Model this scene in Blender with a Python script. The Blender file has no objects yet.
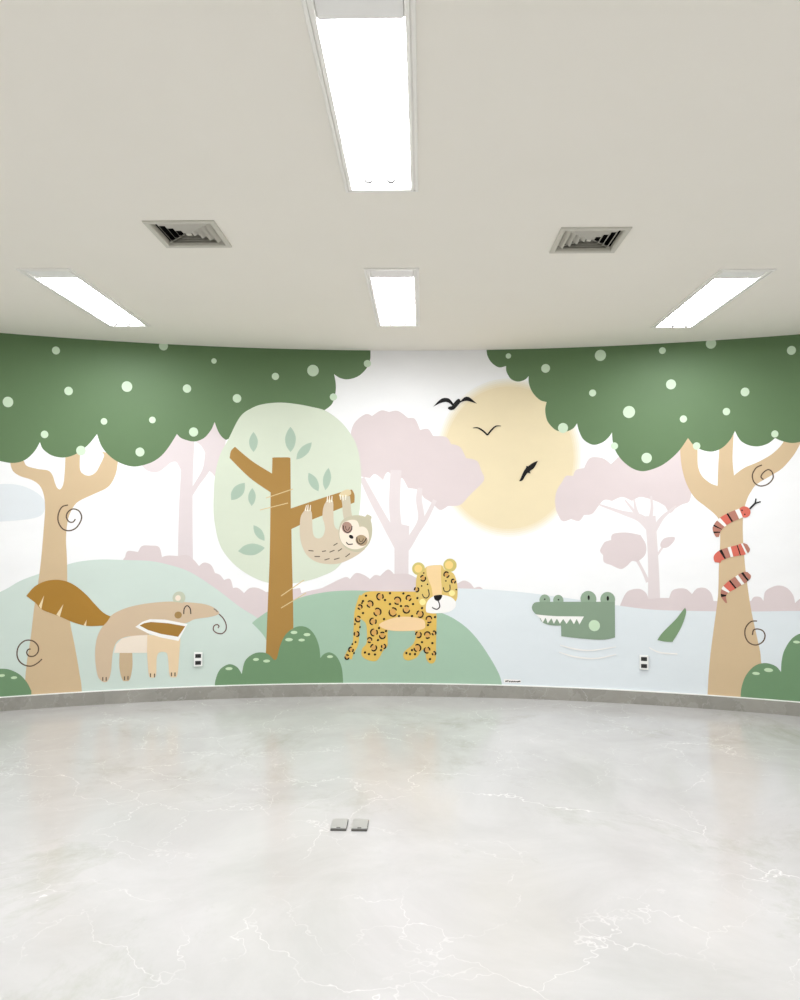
# Empty hall with a curved wall that carries a hand-painted jungle mural.
# Metres; the room's long axis is +Y, floor at z = 0. The mural is drawn on the wall itself:
# every painted shape is given as (s, z) = metres along the arc and metres above the floor.
import bpy, bmesh, math, ast, random
from mathutils import Vector, Matrix
from mathutils.geometry import tessellate_polygon
scene = bpy.context.scene
COL = scene.collection
H = 2.8
CX, CY, R = -0.0257, -1.8417, 8.0097
XL, XR, YR = -3.95, 3.85, -4.6
STEP = 0.05
SL, SR = R*math.asin((XL-CX)/R), R*math.asin((XR-CX)/R)

def arc(s, z, off=0.0):
    a = s/R
    r = R-off
    return Vector((CX+r*math.sin(a), CY+r*math.cos(a), z))

# ------------------------------------------------------------------ materials
def lin(c): return tuple((x/255/12.92 if x/255 <= .04045 else ((x/255+.055)/1.055)**2.4) for x in c)
def new_mat(name):
    m = bpy.data.materials.new(name); m.use_nodes = True
    nt = m.node_tree; b = nt.nodes['Principled BSDF']
    return m, nt, b
def plain(name, rgb, rough=.5, metal=0.0, spec=.5):
    m, nt, b = new_mat(name)
    b.inputs['Base Color'].default_value = (*lin(rgb), 1)
    b.inputs['Roughness'].default_value = rough; b.inputs['Metallic'].default_value = metal
    b.inputs['Specular IOR Level'].default_value = spec
    n = nt.nodes.new('ShaderNodeTexNoise'); n.inputs['Scale'].default_value = 40; n.inputs['Detail'].default_value = 4
    r = nt.nodes.new('ShaderNodeMapRange'); r.inputs['To Min'].default_value = rough*.9; r.inputs['To Max'].default_value = min(1, rough*1.1)
    nt.links.new(n.outputs['Fac'], r.inputs['Value']); nt.links.new(r.outputs['Result'], b.inputs['Roughness'])
    return m
def emitter(name, rgb, strength):
    m, nt, b = new_mat(name)
    b.inputs['Base Color'].default_value = (.8, .8, .8, 1)
    b.inputs['Emission Color'].default_value = (*rgb, 1); b.inputs['Emission Strength'].default_value = strength
    return m
def paint(name, rgb, k=.915, rough=.40, mottle=.05, spec=.5, coat=0.0):
    """wall paint: mottled by the roller, satin sheen"""
    m, nt, b = new_mat(name)
    N, L = nt.nodes, nt.links
    c = lin(rgb); c = tuple(min(x*k, .93) for x in c)
    tc = N.new('ShaderNodeTexCoord')
    mp = N.new('ShaderNodeMapping'); mp.inputs['Scale'].default_value = (1, 1, 1.8)
    L.new(tc.outputs['Object'], mp.inputs['Vector'])
    n = N.new('ShaderNodeTexNoise'); n.inputs['Scale'].default_value = 2.2; n.inputs['Detail'].default_value = 6; n.inputs['Roughness'].default_value = .6
    L.new(mp.outputs['Vector'], n.inputs['Vector'])
    mx = N.new('ShaderNodeMix'); mx.data_type = 'RGBA'
    mx.inputs['A'].default_value = (*[x*(1-mottle) for x in c], 1)
    mx.inputs['B'].default_value = (*[min(x*(1+mottle), .95) for x in c], 1)
    L.new(n.outputs['Fac'], mx.inputs['Factor']); L.new(mx.outputs['Result'], b.inputs['Base Color'])
    b.inputs['Roughness'].default_value = rough
    b.inputs['Specular IOR Level'].default_value = spec
    b.inputs['Coat Weight'].default_value = coat; b.inputs['Coat Roughness'].default_value = .6; b.inputs['Coat IOR'].default_value = 1.8
    n2 = N.new('ShaderNodeTexNoise'); n2.inputs['Scale'].default_value = 260; n2.inputs['Detail'].default_value = 2
    L.new(tc.outputs['Object'], n2.inputs['Vector'])
    bp = N.new('ShaderNodeBump'); bp.inputs['Strength'].default_value = .06; bp.inputs['Distance'].default_value = .002
    L.new(n2.outputs['Fac'], bp.inputs['Height']); L.new(bp.outputs['Normal'], b.inputs['Normal'])
    return m
PAL = {'sky': (252, 252, 252), 'cloud': (232, 237, 240), 'sun': (238, 222, 184), 'pink': (224, 210, 210), 'pink2': (230, 219, 219), 'pinkC': (228, 216, 217), 'lake': (230, 237, 240), 'mint': (212, 226, 217), 'sage': (168, 198, 174), 'leaf': (64, 106, 40), 'dot': (206, 228, 198), 'bark': (214, 188, 150), 'line': (98, 78, 60), 'line2': (110, 78, 70), 'round': (218, 226, 206), 'leafpale': (174, 196, 176), 'wood': (172, 131, 62), 'scratch': (222, 200, 150), 'shrub': (114, 150, 110), 'shine': (205, 228, 192), 'sloth': (217, 201, 176), 'sloth2': (208, 198, 174), 'sloth3': (200, 193, 166), 'slothpaw': (226, 208, 165), 'cream': (248, 234, 216), 'eyeA': (176, 140, 124), 'eyeB': (176, 152, 118), 'dark': (62, 52, 46), 'dark2': (90, 66, 58), 'dark3': (98, 84, 68), 'black': (12, 10, 11), 'claw': (248, 242, 226), 'tan': (216, 192, 162), 'tanB': (240, 214, 176), 'tanC': (208, 182, 146), 'tail': (172, 125, 38), 'tail2': (168, 124, 46), 'notch': (242, 222, 182), 'white': (252, 250, 246), 'earA': (200, 205, 182), 'cheek': (168, 134, 78), 'grey': (140, 130, 120), 'jag': (228, 190, 92), 'jagH': (226, 196, 112), 'jagring': (220, 168, 88), 'spot': (30, 20, 14), 'peach': (248, 214, 166), 'peach2': (246, 214, 160), 'earJ': (212, 194, 112), 'earJ2': (246, 214, 134), 'cheekJ': (250, 236, 160), 'croc': (138, 160, 136), 'croc2': (150, 172, 148), 'crocc': (204, 228, 196), 'crocT': (126, 156, 116), 'coral': (220, 108, 90), 'coralB': (186, 124, 106), 'sun1': (249, 246, 238), 'sun2': (246, 240, 225), 'sun3': (244, 234, 211), 'sun4': (241, 228, 198)}
PM = {k: (paint('paint_'+k, v, rough=.72, spec=1.0, coat=.5) if k in ('leaf', 'dot') else paint('paint_'+k, v, rough=.55, spec=(.25 if k in ('black', 'spot', 'dark', 'dark2', 'line', 'line2') else .45))) for k, v in PAL.items()}

def marble(name, base, cloud, patch, vein, vein_w, rough, scale, amt=1.0, patch_amt=.55):
    m, nt, b = new_mat(name)
    N, L = nt.nodes, nt.links
    tc = N.new('ShaderNodeTexCoord')
    def noise(s, d=6, r=.6, vec=None, dist=0):
        n = N.new('ShaderNodeTexNoise'); n.inputs['Scale'].default_value = s; n.inputs['Detail'].default_value = d
        n.inputs['Roughness'].default_value = r; n.inputs['Distortion'].default_value = dist
        L.new(vec or tc.outputs['Object'], n.inputs['Vector']); return n
    def ramp(sock, a, c):
        q = N.new('ShaderNodeMapRange'); q.inputs['From Min'].default_value = a; q.inputs['From Max'].default_value = c
        L.new(sock, q.inputs['Value']); return q.outputs['Result']
    def mix(f, a, c):
        x = N.new('ShaderNodeMix'); x.data_type = 'RGBA'
        L.new(f, x.inputs['Factor'])
        for s, v in (('A', a), ('B', c)):
            if isinstance(v, tuple): x.inputs[s].default_value = (*lin(v), 1)
            else: L.new(v, x.inputs[s])
        return x.outputs['Result']
    def mul(a, k):
        x = N.new('ShaderNodeMath'); x.operation = 'MULTIPLY'; L.new(a, x.inputs[0])
        if isinstance(k, float): x.inputs[1].default_value = k
        else: L.new(k, x.inputs[1])
        return x.outputs[0]
    c = mix(ramp(noise(scale, 8, .65, dist=.6).outputs['Fac'], .35, .68), base, cloud)
    off = N.new('ShaderNodeMapping'); off.inputs['Location'].default_value = (3.1, 7.7, 1); L.new(tc.outputs['Object'], off.inputs['Vector'])
    c = mix(mul(ramp(noise(scale*.9, 10, .76, off.outputs['Vector'], .4).outputs['Fac'], .54, .70), patch_amt), c, patch)
    # veins: edges of distorted cells
    dn = noise(scale*1.6, 5, .6)
    va = N.new('ShaderNodeVectorMath'); va.operation = 'SCALE'; va.inputs['Scale'].default_value = .9/scale*.8
    L.new(dn.outputs['Color'], va.inputs[0])
    ad = N.new('ShaderNodeVectorMath'); ad.operation = 'ADD'; L.new(tc.outputs['Object'], ad.inputs[0]); L.new(va.outputs[0], ad.inputs[1])
    vs = None
    for sc, w in ((scale*1.0, vein_w), (scale*2.3, vein_w*.8)):
        v = N.new('ShaderNodeTexVoronoi'); v.feature = 'DISTANCE_TO_EDGE'; v.inputs['Scale'].default_value = sc
        L.new(ad.outputs[0], v.inputs['Vector'])
        q = N.new('ShaderNodeMapRange'); q.inputs['From Min'].default_value = 0; q.inputs['From Max'].default_value = w*sc
        q.inputs['To Min'].default_value = 1; q.inputs['To Max'].default_value = 0
        L.new(v.outputs['Distance'], q.inputs['Value'])
        g = mul(q.outputs['Result'], ramp(noise(scale*1.3, 3, .5, off.outputs['Vector'] if vs else None).outputs['Fac'], .46, .62))
        g = mul(g, float(amt if vs is None else amt*.6))
        if vs is None: vs = g
        else:
            x = N.new('ShaderNodeMath'); x.operation = 'MAXIMUM'; L.new(vs, x.inputs[0]); L.new(g, x.inputs[1]); vs = x.outputs[0]
    c = mix(vs, c, vein)
    L.new(c, b.inputs['Base Color'])
    b.inputs['Roughness'].default_value = rough
    L.new(mul(ramp(noise(3.0).outputs['Fac'], 0.0, 1.0), float(rough*2)), b.inputs['Roughness'])
    return m
M = dict(
    floor=marble('polished_marble', (181, 179, 177), (195, 193, 192), (158, 159, 144), (246, 245, 242), .0042, .19, 1.15, .55, .6),
    skirt=marble('grey_marble', (142, 140, 132), (158, 155, 147), (128, 126, 118), (200, 198, 192), .004, .28, 3.0, .6),
    ceiling=paint('ceiling_paint', (243, 239, 229), k=1.0, rough=.8, mottle=.015, spec=.2),
    wall=paint('white_wall_paint', (244, 244, 242), k=1.0, rough=.6, mottle=.01, spec=.3),
    caulk=plain('white_caulk', (246, 246, 242), .4),
    enamel=plain('white_enamel', (244, 242, 236), .35),
    reflector=plain('white_end_plate', (243, 242, 239), .4),
    glow=emitter('lamp_diffuser', (.98, 1.0, 1.035), 20.0),
    wire=plain('dark_wire', (48, 46, 44), .6),
    vent=plain('vent_aluminium', (202, 199, 187), .45, .0),
    dark=plain('duct_black', (18, 18, 17), .9),
    plate=plain('white_plastic', (240, 240, 236), .35),
    black=plain('black_plastic', (14, 14, 15), .35),
    steel=plain('brushed_steel', (170, 169, 165), .45, .1),
    shade_and_trim=plain('dark_grey_shade_and_trim', (92, 90, 86), .7),
)

# ------------------------------------------------------------------ helpers
def link(name, bm, mats, parent=None, smooth=False):
    me = bpy.data.meshes.new(name); bm.normal_update(); bm.to_mesh(me); bm.free()
    for m in (mats if isinstance(mats, (list, tuple)) else [mats]): me.materials.append(m)
    if smooth:
        for p in me.polygons: p.use_smooth = True
    o = bpy.data.objects.new(name, me); COL.objects.link(o)
    if parent: o.parent = parent
    return o
def thing(name, label, cat, loc=(0, 0, 0), group=None):
    o = bpy.data.objects.new(name, None); COL.objects.link(o); o.location = loc
    o.empty_display_size = .1
    o['label'] = label; o['category'] = cat
    if group: o['group'] = group
    return o
def structure(o): o['kind'] = 'structure'; return o
def box(bm, x0, x1, y0, y1, z0, z1, mi=0):
    v = [bm.verts.new((x, y, z)) for z in (z0, z1) for x, y in ((x0, y0), (x1, y0), (x1, y1), (x0, y1))]
    for f in ((3, 2, 1, 0), (4, 5, 6, 7), (0, 1, 5, 4), (1, 2, 6, 5), (2, 3, 7, 6), (3, 0, 4, 7)):
        fc = bm.faces.new([v[i] for i in f]); fc.material_index = mi
    return v
def bevel(bm, w, seg=2):
    bmesh.ops.bevel(bm, geom=list(bm.edges), offset=w, segments=seg, profile=.5, affect='EDGES')
def rect_loft(bm, loops, cap=False):
    """loops: (half_x, y0, y1, z) rectangles joined in order"""
    rows = [[bm.verts.new((x, y, z)) for x, y in ((-hx, y0), (hx, y0), (hx, y1), (-hx, y1))] for hx, y0, y1, z in loops]
    for a, b in zip(rows, rows[1:]):
        for i in range(4):
            j = (i+1) % 4; bm.faces.new((a[i], a[j], b[j], b[i]))
    if cap: bm.faces.new(rows[-1])
    return rows
def tube(bm, pts, r, n=8):
    rings = []
    for i, p in enumerate(pts):
        p = Vector(p); d = (Vector(pts[min(i+1, len(pts)-1)])-Vector(pts[max(i-1, 0)])).normalized()
        u = d.orthogonal().normalized(); w = d.cross(u)
        if rings and (u.dot(pu) < 0): pass
        if rings:
            u = (pu-d*pu.dot(d)).normalized(); w = d.cross(u)
        pu = u
        rings.append([bm.verts.new(p+(u*math.cos(t)+w*math.sin(t))*r) for t in (2*math.pi*k/n for k in range(n))])
    for a, b in zip(rings, rings[1:]):
        for i in range(n):
            j = (i+1) % n; bm.faces.new((a[i], a[j], b[j], b[i]))
    bm.faces.new(rings[0][::-1]); bm.faces.new(rings[-1])
def srange():
    k0, k1 = math.ceil(SL/STEP+1e-6), math.floor(SR/STEP-1e-6)
    return [SL]+[k*STEP for k in range(k0, k1+1)]+[SR]

# ------------------------------------------------------------------ room shell
def arc_slab(name, mat, z0, z1, o0, o1, nz=1, parent=None):
    bm = bmesh.new(); S = srange(); rows = []
    for s in S:
        rows.append([bm.verts.new(arc(s, z0, o1)), bm.verts.new(arc(s, z1, o1)), bm.verts.new(arc(s, z1, o0)), bm.verts.new(arc(s, z0, o0))])
    for a, b in zip(rows, rows[1:]):
        for i in range(4):
            j = (i+1) % 4; bm.faces.new((a[i], b[i], b[j], a[j]))
    bm.faces.new(rows[0]); bm.faces.new(rows[-1][::-1])
    bmesh.ops.recalc_face_normals(bm, faces=bm.faces)
    return link(name, bm, mat, parent)
structure(arc_slab('wall_back', M['wall'], 0, H, -.15, 0))
YL, YRR = arc(SL, 0).y, arc(SR, 0).y
for nm, x0, x1, y0, y1 in (('wall_left', XL-.15, XL, YR, YL+.05), ('wall_right', XR, XR+.15, YR, YRR+.05), ('wall_rear', XL-.15, XR+.15, YR-.15, YR)):
    bm = bmesh.new(); box(bm, x0, x1, y0, y1, 0, H); structure(link(nm, bm, M['wall']))
bm = bmesh.new(); box(bm, XL-.2, XR+.2, YR-.2, 6.4, -.12, 0); structure(link('floor', bm, M['floor']))

structure(arc_slab('baseboard_back', M['skirt'], 0, .098, 0, .018))
structure(arc_slab('trim_1', M['caulk'], .098, .1045, 0, .0135))       # thin white caulk line above the skirting
for nm, x0, x1, y0, y1 in (('baseboard_left', XL, XL+.018, YR, YL-.02), ('baseboard_right', XR-.018, XR, YR, YRR-.02), ('baseboard_rear', XL+.018, XR-.018, YR, YR+.018)):
    bm = bmesh.new(); box(bm, x0, x1, y0, y1, 0, .098); structure(link(nm, bm, M['skirt']))

# ceiling: a sheet with real openings for the lamps and the vents
LW = .152                                   # half width of a lamp's frame
LAMPS = [(-.172, 1.885, 3.145), (-.172, 4.125, 5.36), (-2.093, 4.10, 5.345), (1.778, 4.175, 5.435),
         (-2.093, 1.87, 3.12), (1.778, 1.90, 3.15),  # unseen from here on: lamps added along the grid to light the room
         (-2.093, -.38, .87), (-.172, -.37, .88), (1.778, -.36, .89),
         (-2.093, -2.63, -1.38), (-.172, -2.62, -1.37), (1.778, -2.61, -1.36)]
VENTS = [(-1.131, 3.612, .168), (.816, 3.728, .166)]
holes = [(x-LW+.012, x+LW-.012, y0+.012, y1-.012) for x, y0, y1 in LAMPS]+[(x-h+.012, x+h-.012, y-h+.012, y+h-.012) for x, y, h in VENTS]
xs = sorted({XL-.15, XR+.15, *[h[0] for h in holes], *[h[1] for h in holes]})
ys = sorted({YR-.15, 6.35, *[h[2] for h in holes], *[h[3] for h in holes]})
bm = bmesh.new(); vv = {}
def gv(i, j, z):
    if (i, j, z) not in vv: vv[(i, j, z)] = bm.verts.new((xs[i], ys[j], z))
    return vv[(i, j, z)]
def hole(i, j):
    if not (0 <= i < len(xs)-1 and 0 <= j < len(ys)-1): return True
    cx, cy = (xs[i]+xs[i+1])/2, (ys[j]+ys[j+1])/2
    return any(a < cx < b and c < cy < d for a, b, c, d in holes)
ZT = H+.012
for i in range(len(xs)-1):
    for j in range(len(ys)-1):
        if hole(i, j): continue
        bm.faces.new((gv(i, j, H), gv(i, j+1, H), gv(i+1, j+1, H), gv(i+1, j, H)))
        bm.faces.new((gv(i, j, ZT), gv(i+1, j, ZT), gv(i+1, j+1, ZT), gv(i, j+1, ZT)))
        for di, dj, a, b in ((-1, 0, (i, j), (i, j+1)), (1, 0, (i+1, j+1), (i+1, j)), (0, -1, (i+1, j), (i, j)), (0, 1, (i, j+1), (i+1, j+1))):
            if hole(i+di, j+dj): bm.faces.new((gv(*a, H), gv(*a, ZT), gv(*b, ZT), gv(*b, H)))
bmesh.ops.recalc_face_normals(bm, faces=bm.faces)
structure(link('ceiling', bm, M['ceiling']))

# ------------------------------------------------------------------ recessed lamps
def make_lamp(x, y0, y1, label, group):
    t = thing('ceiling_lamp', label, 'lamp', (x, y0, H), group)
    Ln = y1-y0
    f = bmesh.new()                         # rim below the ceiling, then stepped sides going up into the recess
    z = lambda v: v
    e0, e1 = .155, .03                      # end plates: deep one towards the door side, shallow one by the mural
    rect_loft(f, [(LW, 0, Ln, .0), (LW, 0, Ln, -.007), (LW-.003, .003, Ln-.003, -.009), (LW-.013, .013, Ln-.011, -.009), (LW-.014, .014, Ln-.012, -.004), (LW-.017, .017, Ln-.014, -.004),
                  (LW-.018, .018, Ln-.015, -.009), (LW-.030, .030, Ln-.022, -.007), (LW-.034, .034, Ln-.026, .004), (LW-.034, .034, Ln-.026, .03)])
    bmesh.ops.recalc_face_normals(f, faces=f.faces)
    link('frame', f, M['enamel'], t)
    h = bmesh.new()                         # steel tray above the ceiling
    rect_loft(h, [(LW-.03, .03, Ln-.02, .02), (LW-.02, .02, Ln-.02, .02), (LW-.02, .02, Ln-.02, .09)], cap=True)
    bmesh.ops.recalc_face_normals(h, faces=h.faces)
    link('housing', h, M['enamel'], t)
    p = bmesh.new(); box(p, -LW+.034, LW-.034, .034, e0+.012, -.002, .010); bevel(p, .002)
    link('end_plate', p, M['reflector'], t)
    d = bmesh.new(); hx = LW-.034           # glowing panel, lightly ribbed over the two tubes
    rows = []; n = 24
    for i in range(n+1):
        u = -hx+2*hx*i/n
        zz = .012-.004*max(0, math.cos((abs(u)-.055)/.03)) if abs(abs(u)-.055) < .045 else .012
        rows.append((d.verts.new((u, e0+.012, zz)), d.verts.new((u, Ln-.026, zz))))
    for a, b in zip(rows, rows[1:]): d.faces.new((a[0], a[1], b[1], b[0]))
    link('diffuser', d, M['glow'], t)
    for sx in (-.045, .045):                # wire clips hanging under the far end
        c = bmesh.new(); yy = Ln-.15
        tube(c, [(sx-.014, yy, .012), (sx-.014, yy, -.020)]+[(sx-.014*math.cos(k*math.pi/8), yy, -.020-.014*math.sin(k*math.pi/8)) for k in range(1, 8)]+[(sx+.014, yy, -.020), (sx+.014, yy, .012)], .0060)
        link('clip', c, M['wire'], t, True)
    return t
GL = 'recessed ceiling lamps'
LL = ['large nearest recessed ceiling lamp running out through the top edge of the picture',
      'small recessed ceiling lamp in the middle, between the two slanting lamps by the mural',
      'slanting recessed ceiling lamp on the left, above the left tree canopy of the mural',
      'slanting recessed ceiling lamp on the right, above the right tree canopy of the mural',
      'added unseen recessed ceiling lamp near the left wall, one row out from the mural row',
      'added unseen recessed ceiling lamp near the right wall, one row out from the mural row',
      'added unseen recessed ceiling lamp near the left wall, straight beside where the picture is taken',
      'added unseen recessed ceiling lamp in the middle column, overhead where the picture is taken',
      'added unseen recessed ceiling lamp near the right wall, straight beside where the picture is taken',
      'added unseen recessed ceiling lamp near the left wall, in the row closest to the rear wall',
      'added unseen recessed ceiling lamp in the middle column, in the row closest to the rear wall',
      'added unseen recessed ceiling lamp near the right wall, in the row closest to the rear wall']
for (x, y0, y1), l in zip(LAMPS, LL): make_lamp(x, y0, y1, l, GL)

# ------------------------------------------------------------------ air vents
def make_vent(x, y, h, label):
    t = thing('air_vent', label, 'air vent', (x, y, H), 'square ceiling air vents')
    f = bmesh.new()
    rect_loft(f, [(h, -h, h, 0), (h, -h, h, -.006), (h-.004, -h+.004, h-.004, -.009), (h-.022, -h+.022, h-.022, -.009), (h-.026, -h+.026, h-.026, -.004), (h-.026, -h+.026, h-.026, .02)])
    bmesh.ops.recalc_face_normals(f, faces=f.faces); link('frame', f, M['vent'], t)
    b = bmesh.new()
    rect_loft(b, [(h-.02, -h+.02, h-.02, .012), (h-.02, -h+.02, h-.02, .10)], cap=True)
    bmesh.ops.recalc_face_normals(b, faces=b.faces); link('duct_box', b, M['dark'], t)
    for k in range(4):                      # nested slanting square louvres
        a = h-.036-k*.030; c = a-.021
        l = bmesh.new()
        r1 = [(a, -a, a, .020), (a, -a, a, .022), (c, -c, c, -.002), (c, -c, c, -.004), (a, -a, a, .020)]
        rect_loft(l, r1); bmesh.ops.recalc_face_normals(l, faces=l.faces)
        link('louvre', l, M['vent'], t)
    c = h-.036-4*.030+.002
    p = bmesh.new(); box(p, -c, c, -c, c, -.003, .001); bevel(p, .001, 1); link('centre_plate', p, M['vent'], t)
    for sx, sy in ((1, 1), (1, -1), (-1, 1), (-1, -1)):      # mitre ribs carrying the louvres
        r = bmesh.new(); e = h-.027
        tube(r, [(sx*c*.9, sy*c*.9, .010), (sx*e, sy*e, .010)], .003, 6); link('rib', r, M['vent'], t)
make_vent(*VENTS[0], 'square louvred ceiling air vent left of the centre lamps')
make_vent(*VENTS[1], 'square louvred ceiling air vent right of the centre lamps')

# ------------------------------------------------------------------ wall sockets
def make_socket(s, z, label):
    t = thing('wall_socket', label, 'socket', arc(s, z, .0105), 'sockets low on the mural wall')
    t.rotation_euler.z = -s/R
    p = bmesh.new(); box(p, -.033, .033, -.009, .002, -.056, .056); bevel(p, .003)
    link('face_plate', p, M['plate'], t)
    for zz in (.027, -.027):
        q = bmesh.new(); box(q, -.022, .022, -.0105, -.008, zz-.015, zz+.015); bevel(q, .0008, 1)
        o = link('outlet', q, M['black'], t)
        for sx in (-.008, .008):
            w = bmesh.new(); box(w, sx-.0012, sx+.0012, -.0110, -.0103, zz-.006, zz+.006); link('slot', w, M['shade_and_trim'], o)
make_socket(-1.749, .316, 'small black and white wall socket right of the painted anteater')
make_socket(1.763, .324, 'small black and white wall socket below the painted crocodile tail')

# ------------------------------------------------------------------ floor sockets
def make_floor_box(x0, x1, y0, y1, label):
    xc, yc = (x0+x1)/2, (y0+y1)/2; w, l = (x1-x0)/2, (y1-y0)/2
    t = thing('floor_socket', label, 'floor socket', (xc, yc, 0), 'pair of steel floor sockets')
    a = bmesh.new(); box(a, -w, w, -l, l, 0, .009); bevel(a, .0015); link('rim', a, M['shade_and_trim'], t)  # rim coloured dark to stand for the shaded front gap below the lid
    b = bmesh.new(); box(b, -w+.001, w-.001, -l+.004, l, .009, .013); bevel(b, .0012); lid = link('lid', b, M['steel'], t)
    c = bmesh.new(); box(c, -w+.012, w-.012, -l+.018, l-.014, .013, .0138); bevel(c, .0003, 1); link('inlay', c, M['steel'], lid)
    d = bmesh.new(); box(d, -.009, .009, -l+.004, -l+.011, .0128, .0145); bevel(d, .0004, 1); link('latch', d, M['shade_and_trim'], lid)
make_floor_box(-.414, -.342, 3.497, 3.612, 'small square steel floor socket lid, left one of the pair set in the marble floor')
make_floor_box(-.318, -.246, 3.497, 3.612, 'small square steel floor socket lid, right one of the pair set in the marble floor')

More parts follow.
